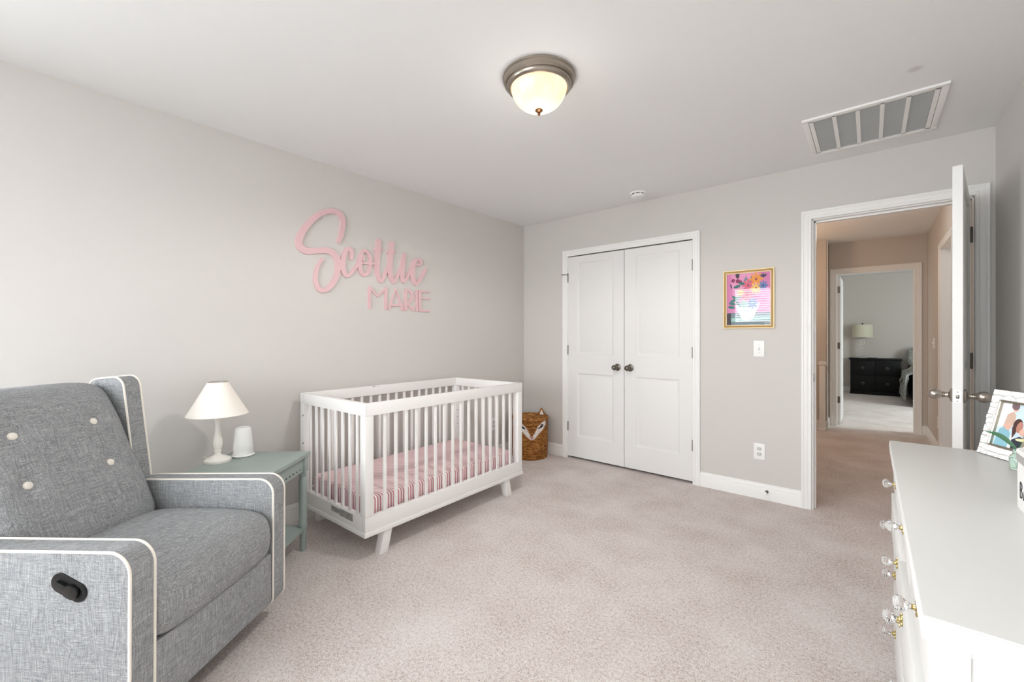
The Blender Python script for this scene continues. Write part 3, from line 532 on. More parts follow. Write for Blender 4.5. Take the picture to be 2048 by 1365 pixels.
# entry door, swung open into the room
EW = 0.762
PE = [(0.115, EW - 0.115, 0.205, 0.840), (0.115, EW - 0.115, 1.025, 1.948)]
# local frame: x from hinge to free edge, y=0 face = room side when closed
ang = math.radians(81.2)
d3 = struct('door_3', door_mesh(EW, 2.012, 0.035, PE), M['doorp'], 'white entry door standing open edge on beside the dresser', smooth=20)
# mesh x runs 0..w ; closed leaf runs from the hinge toward -x, its room face toward -y
d3.matrix_world = Matrix.Translation((0.453, 3.662, 0.028)) @ Matrix.Rotation(PI + ang, 4, 'Z') @ Matrix.Scale(-1, 4, (0, 1, 0))
for p in PE: obj('panel', panel_mesh(p, 0.035), M['doorp'], d3, smooth=20)
obj('door_knob', knob_bm(), M['nickel'], d3, (EW - 0.062, 0.0, 0.918 - 0.006))
obj('door_knob', knob_bm(), M['nickel'], d3, (EW - 0.062, 0.035, 0.918 - 0.006), (PI, 0, 0))
for z in (0.28, 1.055, 1.80):
    bm = hinge_bm(); box(bm, -0.017, 0.002, 0.0045, 0.006, -0.045, 0.045)
    obj('hinge', bm, M['pewter'], d3, (-0.003, -0.006, z))
bm = nbm(); prism(bm, round_poly([(0.005, 0.883), (0.030, 0.883), (0.030, 0.941), (0.005, 0.941)], [0.006] * 4), lambda a, c, h: (EW + h, a, c), -0.001, 0.0012)
lp = obj('latch_plate', bm, M['steel'], d3, smooth=20)
bm = nbm(); box(bm, EW, EW + 0.009, 0.0115, 0.0235, 0.903, 0.921, 0.002)
for zz in (0.8905, 0.9335): lathe(bm, [(0.0035, 0), (0.003, 0.0012)], 12, Matrix.Translation((EW + 0.001, 0.0175, zz)) @ Matrix.Rotation(PI / 2, 4, 'Y'))
obj('latch_bolt', bm, M['pewter'], lp)

# ------------------------------------------------------------------ hall and far bedroom
YH = 7.33
HX = 0.546
BX0, BX1, BZ = -0.352, 0.426, 2.083
bm = nbm()
for a, c, z0, z1 in ((-0.436, BX0, 0, 2.62), (BX0, BX1, BZ, 2.62), (BX1, 3.1, 0, 2.62)): box(bm, a, c, YH, YH + T, z0, z1)
struct('wall_hall_end', bm, M['hallwall'], 'hall end wall with the bedroom doorway')
bm = nbm(); box(bm, -2.4, -0.44, 6.95, 7.07, 0, HC); box(bm, -0.56, -0.4405, 7.06, YH + T, 0, HC - 0.001)
struct('wall_hall_left', bm, M['hallwall'], 'hall wall lit orange by the stair lamp')
bm = nbm(); box(bm, -2.44, -2.4, YB + T, 7.1, 0, HC)
struct('wall_stair', bm, M['hallwall'], 'stairwell wall out of view on the left')
HD = (5.22, 6.008, 2.10)
bm = nbm()
for a, c, z0, z1 in ((YB + T, HD[0], 0, HC), (HD[0], HD[1], HD[2], HC), (HD[1], YH, 0, HC)): box(bm, HX, HX + T, a, c, z0, z1)
struct('wall_hall_right', bm, M['hallwall'], 'hall right wall with a side doorway')
casing('trim_5', BX0 + 0.002, BX1 - 0.002, BZ, lambda a, z, d: (a, YH - d, z), 'white casing around the far bedroom doorway', 1.18)
casing('trim_6', HD[0] - 0.002, HD[1] + 0.002, HD[2], lambda a, z, d: (HX - d, a, z), 'white casing of the side doorway in the hall')
bm = nbm(); box(bm, BX0 - 0.001, BX0 + 0.006, YH, YH + T, 0, BZ); box(bm, BX1 - 0.006, BX1 + 0.001, YH, YH + T, 0, BZ); box(bm, BX0, BX1, YH, YH + T, BZ - 0.006, BZ + 0.001)
struct('trim_7', bm, M['trim'], 'white jamb of the far bedroom doorway')
bm = nbm(); box(bm, HX, HX + T, HD[0] - 0.001, HD[0] + 0.006, 0, HD[2]); box(bm, HX, HX + T, HD[1] - 0.006, HD[1] + 0.001, 0, HD[2]); box(bm, HX, HX + T, HD[0], HD[1], HD[2] - 0.006, HD[2] + 0.001)
struct('trim_8', bm, M['trim'], 'white jamb of the side doorway in the hall')
d5 = struct('door_5', door_mesh(0.77, 2.07, 0.035, [(0.115, 0.655, 0.205, 0.86), (0.115, 0.655, 1.04, 1.96)]), M['doorp'], 'white closed door in the hall side doorway', smooth=20, loc=(HX + 0.07, HD[1] - 0.008, 0.012), rot=(0, 0, -PI / 2))
for p in ((0.115, 0.655, 0.205, 0.86), (0.115, 0.655, 1.04, 1.96)): obj('panel', panel_mesh(p, 0.035), M['doorp'], d5, smooth=20)
bm = nbm(); box(bm, -0.4355, -0.426, 6.955, 7.02, 0.0, HC - 0.004, 0.003)
jt = struct('trim_9', bm, M['trim'], 'white corner trim at the end of the orange hall wall')
bm = nbm(); box(bm, -0.427, -0.4245, 6.962, 6.998, 0.765, 0.835, 0.001, 1); obj('strike_plate', bm, M['pewter'], jt)
baseboard('baseboard_hall_right', (HX, HD[1] + 0.06, 0), (HX, YH, 0), (-1, 0, 0), 'hall baseboard on the right wall')
baseboard('baseboard_hall_return', (-0.436, 7.02, 0), (-0.436, YH, 0), (1, 0, 0), 'short hall baseboard beside the bedroom casing')
baseboard('baseboard_hall_left', (-2.4, 6.95, 0), (-0.436, 6.95, 0), (0, -1, 0), 'hall baseboard under the orange wall')
baseboard('baseboard_hall_end', (BX1 + 0.07, YH, 0), (HX, YH, 0), (0, -1, 0), 'sliver of hall baseboard right of the bedroom casing')
# newel post of the stair half wall
t = thing('newel_post', 'white square newel post with cap, tinted by warm stair light', 'post', (-0.477, 6.86, 0))
bm = nbm(); box(bm, -0.03, 0.03, -0.03, 0.03, 0, 0.845, 0.003); obj('post', bm, M['trim'], t)
bm = nbm(); box(bm, -0.032, 0.032, -0.032, 0.032, 0.845, 0.858, 0.002); box(bm, -0.042, 0.042, -0.042, 0.042, 0.858, 0.888, 0.006); box(bm, -0.034, 0.034, -0.034, 0.034, 0.888, 0.905, 0.006); obj('cap', bm, M['trim'], t)
bm = nbm(); box(bm, -0.036, 0.036, -0.036, 0.036, 0, 0.03, 0.004); obj('foot', bm, M['trim'], t)
# hall switch plate and outlet seen almost edge on
def plate_bm(w=0.072, h=0.118, t_=0.006):
    bm = nbm(); box(bm, -w / 2, w / 2, -t_, 0, -h / 2, h / 2, 0.003); return bm
t = thing('light_switch', 'white switch plate seen edge on, beside the hall side doorway', 'light switch', (HX, 6.62, 1.153), PI / 2 * -1)
obj('plate', plate_bm(0.115), M['plastic'], t)
for x in (-0.016, 0.016):
    bm = nbm(); box(bm, x - 0.004, x + 0.004, -0.016, -0.005, -0.004, 0.012, 0.001); obj('toggle', bm, M['plastic'], t)
t = thing('wall_outlet', 'white outlet plate low on the hall right wall', 'outlet', (HX, 6.255, 0.328), PI / 2 * -1)
obj('plate', plate_bm(), M['plastic'], t)
bm = nbm()
for z in (-0.02, 0.02): box(bm, -0.016, 0.016, -0.008, -0.004, z - 0.013, z + 0.013, 0.004)
obj('socket', bm, M['plastic2'], t)

# bedroom shell
bm = nbm(); box(bm, -1.6, 3.1, 12.1, 12.2, 0, 2.6); struct('wall_bedroom_end', bm, M['hallwall'], 'far bedroom wall behind the black chest')
bm = nbm(); box(bm, -1.6, -1.5, 7.44, 12.2, 0, 2.6); struct('wall_bedroom_left', bm, M['hallwall'], 'far bedroom wall on the left')
bm = nbm()
for a, c, z0, z1 in ((7.44, 7.85, 0, 2.6), (7.85, 9.35, 0, 0.85), (7.85, 9.35, 2.15, 2.6), (9.35, 12.2, 0, 2.6)): box(bm, 3.0, 3.1, a, c, z0, z1)
struct('wall_bedroom_right', bm, M['hallwall'], 'far bedroom window wall on the right')
bm = nbm(); box(bm, -1.5, -0.43, YH + 0.02, YH + T, 0, 2.6); struct('wall_bedroom_front', bm, M['hallwall'], 'far bedroom wall beside its door')
baseboard('baseboard_bedroom', (-1.5, 12.1, 0), (3.0, 12.1, 0), (0, -1, 0), 'far bedroom baseboard')
bm = nbm(); box(bm, -0.30, 0.66, 11.46, 11.60, 2.548, 2.575, 0.003); struct('trim_10', bm, M['trim'], 'white strip on the far bedroom ceiling')
d4 = struct('door_4', door_mesh(0.76, 2.05, 0.035, [(0.115, 0.645, 0.205, 0.86), (0.115, 0.645, 1.04, 1.95)]), M['doorp'], 'white far bedroom door open and seen by its hinge edge', smooth=20, loc=(-0.312, 7.452, 0.014), rot=(0, 0, PI / 2))
for p in ((0.115, 0.645, 0.205, 0.86), (0.115, 0.645, 1.04, 1.95)): obj('panel', panel_mesh(p, 0.035), M['doorp'], d4, smooth=20)
for z in (0.335, 1.086, 1.865):
    bm = nbm(); box(bm, -0.004, 0.0, 0.006, 0.034, -0.045, 0.045); obj('hinge', bm, M['pewter'], d4, (0, 0, z))

# windows and blinds behind the camera: two in the front wall (mirrored in the picture glass), one unseen in the left wall, added for its fill light
WN = Matrix.Translation((0, YF, 0))                                              # local: x along the wall, y into the room
WL = Matrix.Translation((XL, 0, 0)) @ Matrix.Rotation(-PI / 2, 4, 'Z')
for n, (a, c, Mx, side) in enumerate(((W1[0], W1[1], WN, 'left front'), (W2[0], W2[1], WN, 'right front'), (-W3[1], -W3[0], WL, 'added left side')), 1):
    bm = nbm(); z0, z1 = WZ
    yy0, yy1 = -T, -T + 0.05
    for b_ in ((a, a + 0.05, z0, z1), (c - 0.05, c, z0, z1), (a + 0.05, c - 0.05, z0, z0 + 0.05), (a + 0.05, c - 0.05, z1 - 0.05, z1), (a + 0.05, c - 0.05, (z0 + z1) / 2 - 0.02, (z0 + z1) / 2 + 0.02)):
        box(bm, b_[0], b_[1], yy0, yy1, b_[2], b_[3], 0.003)
    w = struct('window_%d' % n, bm, M['trim'], 'white sash window, ' + side); w.matrix_world = Mx
    bm = nbm(); box(bm, a + 0.05, c - 0.05, yy0 + 0.02, yy0 + 0.024, z0 + 0.05, z1 - 0.05); obj('pane', bm, M['pane'], w)
    bm = nbm(); box(bm, a - 0.05, c + 0.05, 0, 0.03, z0 - 0.03, z0, 0.004); obj('sill', bm, M['trim'], w)
    tr = casing('trim_%d' % (10 + n), a, c, z1, lambda x, z, d: (x, d, z if z > 0.01 else z0), 'white casing of the window, ' + side); tr.matrix_world = Mx
    bl = thing('window_blind', 'white horizontal slat blind in the ' + side + ' window', 'blind')
    bl.matrix_world = Mx @ Matrix.Translation(((a + c) / 2, -0.03, z0))
    hw = (c - a) / 2 - 0.012
    bm = nbm(); box(bm, -hw, hw, -0.025, 0.025, z1 - z0 - 0.045, z1 - z0, 0.004); obj('head_rail', bm, M['plastic'], bl)
    sl = nbm()
    box(sl, -hw, hw, -0.024, 0.024, -0.0012, 0.0012)
    first = None
    z = 0.035
    while z < z1 - z0 - 0.06:
        if first is None: first = obj('slat', sl, M['plastic'], bl, (0, 0, z), (math.radians(-14), 0, 0), smooth=0)
        else: share(first, bl, (0, 0, z), (math.radians(-14), 0, 0))
        z += 0.046
# ------------------------------------------------------------------ ceiling fittings
t = thing('ceiling_light', 'round flush ceiling light with metal rim and glowing frosted bowl', 'ceiling light', (-1.187, 1.606, ZC))
bm = nbm(); lathe(bm, [(0.0, 0.0), (0.168, 0.0), (0.171, -0.004), (0.170, -0.010), (0.166, -0.013), (0.164, -0.028), (0.157, -0.035), (0.152, -0.034), (0.1515, -0.040), (0.149, -0.048), (0.142, -0.054), (0.136, -0.055), (0.130, -0.05), (0.126, -0.03), (0.0, -0.03)], 64, None, False, False)
obj('pan', bm, M['fixture'], t)
bowl = glow('lit_frosted_glass', (1.0, 0.86, 0.62, 1), 0.95, rgb(170, 160, 140))
nt, b = nodes(bowl); co = objco(nt)
n = noise(nt, 9, 2, co); r = ramp(nt, n.outputs['Fac'], [(0.35, (1.0, 0.74, 0.44, 1)), (0.6, (1.0, 0.88, 0.66, 1))]); nt.links.new(r.outputs['Color'], b.inputs['Emission Color'])
bm = nbm(); prof = []
for k in range(15):
    a = PI / 2 * k / 14
    prof.append((0.131 * math.cos(a) ** 0.8 if k < 14 else 0.0, -0.046 - 0.106 * math.sin(a) ** 1.15))
lathe(bm, prof, 64, None, False, False); obj('bowl', bm, bowl, t)
bm = nbm(); lathe(bm, [(0.0, -0.150), (0.017, -0.151), (0.018, -0.155), (0.012, -0.160), (0.0055, -0.163), (0.006, -0.167), (0.0075, -0.171), (0.0055, -0.176), (0, -0.177)], 20, None, False, False); obj('finial', bm, M['bronze'], t)

point_light('ceiling_bulbs', (-1.187, 1.606, 2.17), 0.03, 1.3, (1.0, 0.95, 0.88))
spot_light('ceiling_bulbs_down', (-1.187, 1.606, 2.255), 0.06, 45, (1.0, 0.975, 0.95), 176)
t = thing('smoke_detector', 'small round white smoke detector on ceiling above the closet', 'smoke detector', (-1.497, 3.425, ZC))
bm = nbm(); lathe(bm, [(0.0, 0), (0.066, 0), (0.066, -0.010), (0.062, -0.014), (0.056, -0.014), (0.0, -0.014)], 40, None, False, False); obj('base', bm, M['plastic'], t)
bm = nbm(); lathe(bm, [(0.0, -0.014), (0.054, -0.014), (0.054, -0.021), (0, -0.021)], 40, None, False, False); obj('slot_ring', bm, M['dark'], t)
bm = nbm(); lathe(bm, [(0.0, -0.021), (0.058, -0.021), (0.057, -0.028), (0.046, -0.037), (0.0, -0.040)], 40, None, False, False)
for k in range(8):
    a = k * PI / 4; box(bm, -0.006, 0.006, 0.050, 0.0565, -0.023, -0.013, 0, 1, Matrix.Rotation(a, 4, 'Z'))
obj('cover', bm, M['plastic'], t)
bm = nbm(); lathe(bm, [(0.0, -0.039), (0.006, -0.039), (0.006, -0.042), (0, -0.0425)], 14, Matrix.Translation((0.012, -0.012, 0)), False, False); obj('button', bm, M['plastic2'], t)

# return-air grille
t = thing('ceiling_vent', 'large white return air grille with five louvered panels on ceiling', 'vent', (0.0, 3.168, ZC))
vx, vy = 0.294, 0.294
bm = nbm()
for b_ in ((-vx, vx, -vy, -vy + 0.028), (-vx, vx, vy - 0.028, vy), (-vx, -vx + 0.028, -vy + 0.028, vy - 0.028), (vx - 0.028, vx, -vy + 0.028, vy - 0.028)):
    box(bm, b_[0], b_[1], b_[2], b_[3], -0.012, 0, 0.003)
obj('frame', bm, M['trim'], t)
bm = nbm(); box(bm, -vx + 0.02, vx - 0.02, -vy + 0.02, vy - 0.02, -0.0015, 0.0); obj('backing', bm, M['hole'], t)
x0, x1 = -vx + 0.030, vx - 0.030
pw = (x1 - x0 - 2 * 0.022 - 4 * 0.018) / 5
bm = nbm()
for b_ in ((x0, x0 + 0.020), (x1 - 0.020, x1)): box(bm, b_[0], b_[1], -vy + 0.028, vy - 0.028, -0.010, -0.0015)
box(bm, x0, x1, -vy + 0.028, -vy + 0.040, -0.010, -0.0015); box(bm, x0, x1, vy - 0.040, vy - 0.028, -0.010, -0.0015)
obj('inner_frame', bm, M['trim'], t)
xs = x0 + 0.022
for k in range(5):
    if k:
        bm = nbm(); box(bm, xs - 0.018, xs, -vy + 0.03, vy - 0.03, -0.010, -0.0015); obj('divider', bm, M['trim'], t)
    bm = nbm(); yy = -vy + 0.045
    while yy < vy - 0.045:
        t2 = bmesh.new()
        vs = [t2.verts.new(v) for v in ((xs, yy, -0.0100), (xs + pw, yy, -0.0100), (xs + pw, yy + 0.0055, -0.0030), (xs, yy + 0.0055, -0.0030))]
        t2.faces.new(vs); add_bm(bm, t2)
        yy += 0.0125
    o = obj('louvers', bm, M['trim'], t, smooth=0); o['kind'] = 'stuff'
    xs += pw + 0.018

# ------------------------------------------------------------------ wall sign
rib_no = [0]
def letter(parent, ribs, x0, x1):
    bm = nbm()
    for rows in ribs:
        t2 = bmesh.new(); rib_no[0] += 1
        f = []
        for k, (a, c, d, e) in enumerate(rows):
            x = x1 + 0.00045 * (rib_no[0] % 7) + 0.0004 * k / len(rows)      # laid over each other by a hair
            f.append([t2.verts.new((x, a / 1000, c / 1000)), t2.verts.new((x, d / 1000, e / 1000)), t2.verts.new((x0, d / 1000, e / 1000)), t2.verts.new((x0, a / 1000, c / 1000))])
        for p, q in zip(f, f[1:]):
            for k in range(4): t2.faces.new((p[k], p[(k + 1) % 4], q[(k + 1) % 4], q[k]))
        t2.faces.new(f[0]); t2.faces.new(f[-1][::-1])
        bmesh.ops.recalc_face_normals(t2, faces=t2.faces)
        add_bm(bm, t2)
    for v in bm.verts: v.co -= parent.location
    return obj('letter', bm, M['pink'], parent, smooth=30)
t = thing('wall_sign', 'large pink cursive wooden name sign on the wall above the crib', 'wall sign', (XL, 1.75, 1.80))
for r_ in CURSIVE: letter(t, r_, XL, XL + 0.013)
t = thing('wall_sign', 'smaller pink sign of five capital letters below the cursive one', 'wall sign', (XL, 2.05, 1.53))
for r_ in CAPITALS: letter(t, r_, XL, XL + 0.010)

# ------------------------------------------------------------------ picture, switch, outlets, door stop on the back wall
PX0, PX1, PZ0, PZ1 = -0.891, -0.540, 1.289, 1.742
t = thing('framed_picture', 'small gold framed flower picture on pink, right of the closet', 'picture', ((PX0 + PX1) / 2, YB, (PZ0 + PZ1) / 2))
hw, hh = (PX1 - PX0) / 2, (PZ1 - PZ0) / 2
def frame_loop(bm, prof, hw, hh, fn):
    rows = []
    for sx, sz in ((-1, -1), (1, -1), (1, 1), (-1, 1), (-1, -1)):
        rows.append([fn(sx * (hw - o), sz * (hh - o), d) for o, d in prof])
    grid(bm, rows)
pf = lambda a, z, d: (a, -d, z)
bm = nbm(); frame_loop(bm, [(0.0, 0.0), (0.0, 0.016), (0.003, 0.018), (0.007, 0.018)], hw, hh, pf); obj('outer_lip', bm, M['goldlight'], t, smooth=25)
bm = nbm(); frame_loop(bm, [(0.007, 0.018), (0.009, 0.014), (0.018, 0.012), (0.020, 0.015)], hw, hh, pf); obj('frame', bm, M['gold'], t, smooth=25)
bm = nbm(); frame_loop(bm, [(0.020, 0.015), (0.023, 0.016), (0.027, 0.013), (0.027, 0.004)], hw, hh, pf); obj('inner_lip', bm, M['goldlight'], t, smooth=25)
bm = nbm()
st = 0.0086
n_ = int((2 * hw - 0.03) / st)
def bead(x, z):
    bmesh.ops.create_icosphere(bm, subdivisions=1, radius=0.0034, matrix=Matrix.Translation((x, -0.0135, z)))
for k in range(n_ + 1):
    x = -hw + 0.0145 + k * (2 * hw - 0.029) / n_
    bead(x, hh - 0.0145); bead(x, -hh + 0.0145)
n2_ = int((2 * hh - 0.03) / st)
for k in range(1, n2_):
    z = -hh + 0.0145 + k * (2 * hh - 0.029) / n2_
    bead(hw - 0.0145, z); bead(-hw + 0.0145, z)
o = obj('beading', bm, M['gold'], t); o['kind'] = 'stuff'
# the printed art: flat coloured shapes
art_cols = dict(bg=(214, 126, 178), bg2=(226, 150, 190), table=(112, 130, 140), dark=(52, 44, 54), plum=(140, 40, 84), vase=(232, 238, 240), teal=(38, 110, 104), blue=(92, 118, 176), yellow=(236, 190, 96), orange=(232, 150, 60), rose=(214, 96, 124), navy=(44, 54, 84), mint=(150, 196, 190))
AM = {k: mat('print_' + k, rgb(*v), 0.6) for k, v in art_cols.items()}
names = list(AM)
bm = nbm()
aw, ah = hw - 0.026, hh - 0.026
lay = [0]
def shape(col, pts):
    """pts in 0..1 picture coordinates, v down"""
    lay[0] += 1
    f = bm.faces.new([bm.verts.new((-aw + 2 * aw * u, -0.004 - lay[0] * 0.00003, ah - 2 * ah * v)) for u, v in pts])
    f.material_index = names.index(col)
def ell(col, u, v, ru, rv, rot=0, n=14):
    c_, s_ = math.cos(rot), math.sin(rot)
    shape(col, [(u + ru * math.cos(2 * PI * k / n) * c_ - rv * math.sin(2 * PI * k / n) * s_, v + ru * math.cos(2 * PI * k / n) * s_ + rv * math.sin(2 * PI * k / n) * c_) for k in range(n)])
def flower(col, u, v, r, n=8, cen='plum'):
    for k in range(n):
        a = 2 * PI * k / n
        ell(col, u + 0.6 * r * math.cos(a), v + 0.5 * r * math.sin(a), 0.5 * r, 0.2 * r, a, 8)
    ell(cen, u, v, 0.18 * r, 0.15 * r)
shape('bg', [(0, 0), (1, 0), (1, 1), (0, 1)])
shape('bg2', [(0.1, 0), (0.75, 0), (0.6, 0.4), (0.15, 0.5)])
shape('dark', [(0, 0.77), (0.1, 0.76), (0.1, 1), (0, 1)])
shape('table', [(0.1, 0.76), (1, 0.76), (1, 1), (0.1, 1)])
shape('mint', [(0.1, 0.86), (1, 0.84), (1, 0.9), (0.1, 0.93)])
shape('dark', [(0.205, 0.0), (0.30, 0.0), (0.295, 0.07), (0.25, 0.10), (0.21, 0.06)])
for q in ((0.15, 0.13, 0.045), (0.26, 0.145, 0.05), (0.33, 0.155, 0.03)): ell('plum', q[0], q[1], q[2], q[2] * 0.8)
for u, v, r in ((0.42, 0.13, 0), (0.54, 0.14, 0)):
    ell('table', u, v, 0.014, 0.10, 0.5); ell('table', u + 0.02, v, 0.055, 0.02, -0.5)
shape('vase', [(0.20, 0.61), (0.76, 0.58), (0.62, 0.86), (0.55, 0.91), (0.40, 0.91), (0.34, 0.86)])
for k in range(5): ell('mint', 0.30 + k * 0.09, 0.68, 0.008, 0.06, 0.1 * (2 - k))
for k in range(3): ell('mint', 0.48, 0.66 + k * 0.07, 0.2 - k * 0.03, 0.006)
for u, v, a in ((0.16, 0.52, -0.3), (0.20, 0.47, 0.4), (0.13, 0.58, 0.2), (0.30, 0.45, -0.5), (0.24, 0.25, -0.2), (0.36, 0.20, 0.3), (0.11, 0.65, 0.1), (0.24, 0.55, 0.9)): ell('teal', u, v, 0.085, 0.03, a)
for u, v, a in ((0.40, 0.34, 0.5), (0.66, 0.40, -0.3), (0.6, 0.36, 0.9), (0.30, 0.62, 0.3), (0.10, 0.24, 1.2)): ell('navy', u, v, 0.05, 0.016, a)
flower('orange', 0.68, 0.13, 0.15); flower('rose', 0.50, 0.24, 0.13); flower('rose', 0.50, 0.38, 0.13, 8, 'navy'); flower('yellow', 0.68, 0.30, 0.12); flower('yellow', 0.32, 0.37, 0.08); flower('blue', 0.84, 0.26, 0.10, 8, 'navy'); flower('rose', 0.45, 0.48, 0.11); flower('blue', 0.60, 0.58, 0.12, 8, 'mint'); flower('mint', 0.40, 0.60, 0.10, 8, 'navy')
for a in (-0.9, -0.45, 0, 0.45, 0.9): ell('navy', 0.845 + 0.05 * math.sin(a), 0.10 - 0.035 * math.cos(a), 0.012, 0.05, a * 1.2)
for u, v, ru in ((0.885, 0.965, 0.012), (0.92, 0.955, 0.018), (0.955, 0.957, 0.012), (0.975, 0.955, 0.012)): ell('vase', u, v, ru * 0.5, 0.014)
obj('print', bm, [AM[k] for k in names], t, smooth=0)
bm = nbm(); box(bm, -aw, aw, -0.0115, -0.0095, -ah, ah); obj('glass_pane', bm, M['pane'], t, smooth=0)

t = thing('light_switch', 'white toggle switch plate below the gold framed picture', 'light switch', (-0.642, YB, 1.134))
obj('plate', plate_bm(0.074, 0.122), M['plastic'], t)
bm = nbm(); box(bm, -0.006, 0.006, -0.0075, -0.005, -0.013, 0.013); obj('slot', bm, M['plastic2'], t)
bm = nbm(); box(bm, -0.0042, 0.0042, -0.017, -0.006, 0.0, 0.009, 0.001); obj('toggle', bm, M['plastic'], t)
for z in (-0.03, 0.03):
    bm = nbm(); lathe(bm, [(0.0025, 0), (0.002, 0.0012)], 10, Matrix.Translation((0, -0.006, z)) @ Matrix.Rotation(PI / 2, 4, 'X')); obj('screw', bm, M['pewter'], t)
def outlet(name, label, loc, rz):
    t = thing(name, label, 'outlet', loc, rz)
    obj('plate', plate_bm(0.076, 0.122), M['plastic'], t)
    for z in (-0.020, 0.020):
        bm = nbm(); prism(bm, round_poly([(-0.0165, z - 0.0135), (0.0165, z - 0.0135), (0.0165, z + 0.0135), (-0.0165, z + 0.0135)], [0.008] * 4), lambda a, c, h: (a, -h, c), 0.005, 0.0075)
        s = obj('socket', bm, M['plastic2'], t, smooth=25)
        bm = nbm(); box(bm, -0.0075, -0.0055, -0.0079, -0.007, z - 0.002, z + 0.006); box(bm, 0.0055, 0.0075, -0.0079, -0.007, z - 0.002, z + 0.006); lathe(bm, [(0.002, 0), (0.002, 0.001)], 10, Matrix.Translation((0, -0.007, z - 0.007)) @ Matrix.Rotation(PI / 2, 4, 'X'))
        obj('slots', bm, M['pewter'], s)
    return t
outlet('wall_outlet', 'white double outlet low on the back wall beside the doorway', (-0.640, YB, 0.356), 0)
outlet('wall_outlet', 'white outlet on the left wall seen through the crib slats', (XL, 3.176, 0.34), PI / 2)
t = thing('door_stop', 'small metal door stop with white tip on the baseboard', 'door stop', (-0.589, YB - 0.013, 0.066))
bm = nbm(); lathe(bm, [(0.0, 0.0), (0.011, 0.0), (0.011, 0.004), (0.006, 0.006), (0.0055, 0.045), (0.0, 0.045)], 16, Matrix.Rotation(PI / 2, 4, 'X'), False, False); obj('rod', bm, M['pewter'], t)
bm = nbm(); lathe(bm, [(0.0, 0.045), (0.008, 0.045), (0.0075, 0.056), (0.0, 0.058)], 16, Matrix.Rotation(PI / 2, 4, 'X'), False, False); obj('rubber_tip', bm, M['plastic'], t)

# ------------------------------------------------------------------ crib
t = thing('crib', 'white wooden baby crib with slatted sides against the left wall', 'crib', (-2.0925, 1.250, 0), math.radians(90 + 1.2))
# local: x along the crib (world +y), y toward the wall (world -x)
CL, CW, CT = 1.395, 0.757, 0.858
def cb(name, x0, x1, y0, y1, z0, z1, bev=0.003, m='crib', parent=None):
    bm = nbm(); box(bm, x0, x1, y0, y1, z0, z1, bev); return obj(name, bm, M[m], parent or t)
RH, RT = 0.068, 0.034
cb('top_rail', 0, CL, 0, RT, CT - RH, CT); br = cb('top_rail', 0, CL, CW - RT, CW, CT - RH, CT)
bm = nbm()      # chipped paint on the inner edge of the back rail
for x_, w_, d_ in ((0.516, 0.012, 0.005), (0.532, 0.009, 0.003), (0.556, 0.004, 0.003), (0.566, 0.003, 0.004), (0.300, 0.006, 0.0015)):
    box(bm, x_, x_ + w_, CW - RT - 0.0004, CW - RT + 0.002, CT - 0.002 - d_, CT - 0.002)
o = obj('paint_chips', bm, M['pewter'], br, smooth=0); o['kind'] = 'stuff'
cb('top_rail', 0, RT, RT, CW - RT, CT - RH, CT); cb('top_rail', CL - RT, CL, RT, CW - RT, CT - RH, CT)
BH, B0 = 0.235, 0.155
cb('bottom_rail', 0, CL, 0, RT, B0, BH); cb('bottom_rail', 0, CL, CW - RT, CW, B0, BH)
er = cb('bottom_rail', 0, RT, RT, CW - RT, B0, BH); cb('bottom_rail', CL - RT, CL, RT, CW - RT, B0, BH)
bm = nbm(); box(bm, -0.0008, 0.0, 0.125, 0.265, BH - 0.048, BH - 0.008); box(bm, -0.0008, 0.0, 0.265, 0.360, BH - 0.043, BH - 0.012); obj('printed_label', bm, M['print'], er, smooth=0)
cb('base_frame', -0.006, CL + 0.006, -0.006, CW + 0.004, 0.130, B0, 0.004)
for a, c in ((0, 0), (CL - 0.052, 0), (0, CW - 0.052), (CL - 0.052, CW - 0.052)):
    p = cb('corner_post', a, a + 0.052, c, c + 0.052, BH, CT - RH)
    if a == 0 and c > 0:
        for z in (0.42, 0.535, 0.715):
            bm = nbm(); lathe(bm, [(0.006, 0.0), (0.0055, 0.0012), (0.003, 0.0015), (0, 0.0015)], 14, Matrix.Translation((0, c + 0.013, z)) @ Matrix.Rotation(-PI / 2, 4, 'Y')); obj('bolt', bm, M['pewter'], p)
    if a > 0 and c > 0:
        for z in (0.45, 0.51, 0.57):
            bm = nbm(); lathe(bm, [(0.004, 0.0), (0.004, 0.001)], 10, Matrix.Translation((a + 0.020, c, z)) @ Matrix.Rotation(PI / 2, 4, 'X')); obj('bolt_hole', bm, M['pewter'], p)
bm = nbm(); box(bm, -0.010, 0.010, -0.0065, 0.0065, BH - 0.002, CT - RH + 0.002, 0.0035); sl = obj('slat', bm, M['crib'], t)
first = True
for y in (RT / 2, CW - RT / 2):
    for k in range(16):
        x = 0.134 + k * (CL - 0.268) / 15
        if first: sl.location = (x, y, 0); first = False
        else: share(sl, t, (x, y, 0))
for x in (RT / 2, CL - RT / 2):
    for k in range(8):
        share(sl, t, (x, 0.104 + k * (CW - 0.208) / 7, 0), (0, 0, PI / 2))
def leg(x, y, sx):
    bm = nbm(); w2 = 0.028; lean = 0.032 * sx
    t2 = bmesh.new(); bmesh.ops.create_cube(t2, size=1.0)
    for v in t2.verts:
        top = v.co.z > 0
        v.co = Vector((x + v.co.x * 2 * w2 + (0 if top else lean), y + v.co.y * 0.05, 0.131 if top else 0.0))
    bmesh.ops.bevel(t2, geom=t2.edges[:], offset=0.004, segments=2, profile=0.6, affect='EDGES')
    add_bm(bm, t2); return obj('leg', bm, M['crib'], t)
for y in (0.030, CW - 0.030):
    leg(0.152, y, -1); leg(CL - 0.182, y, 1)
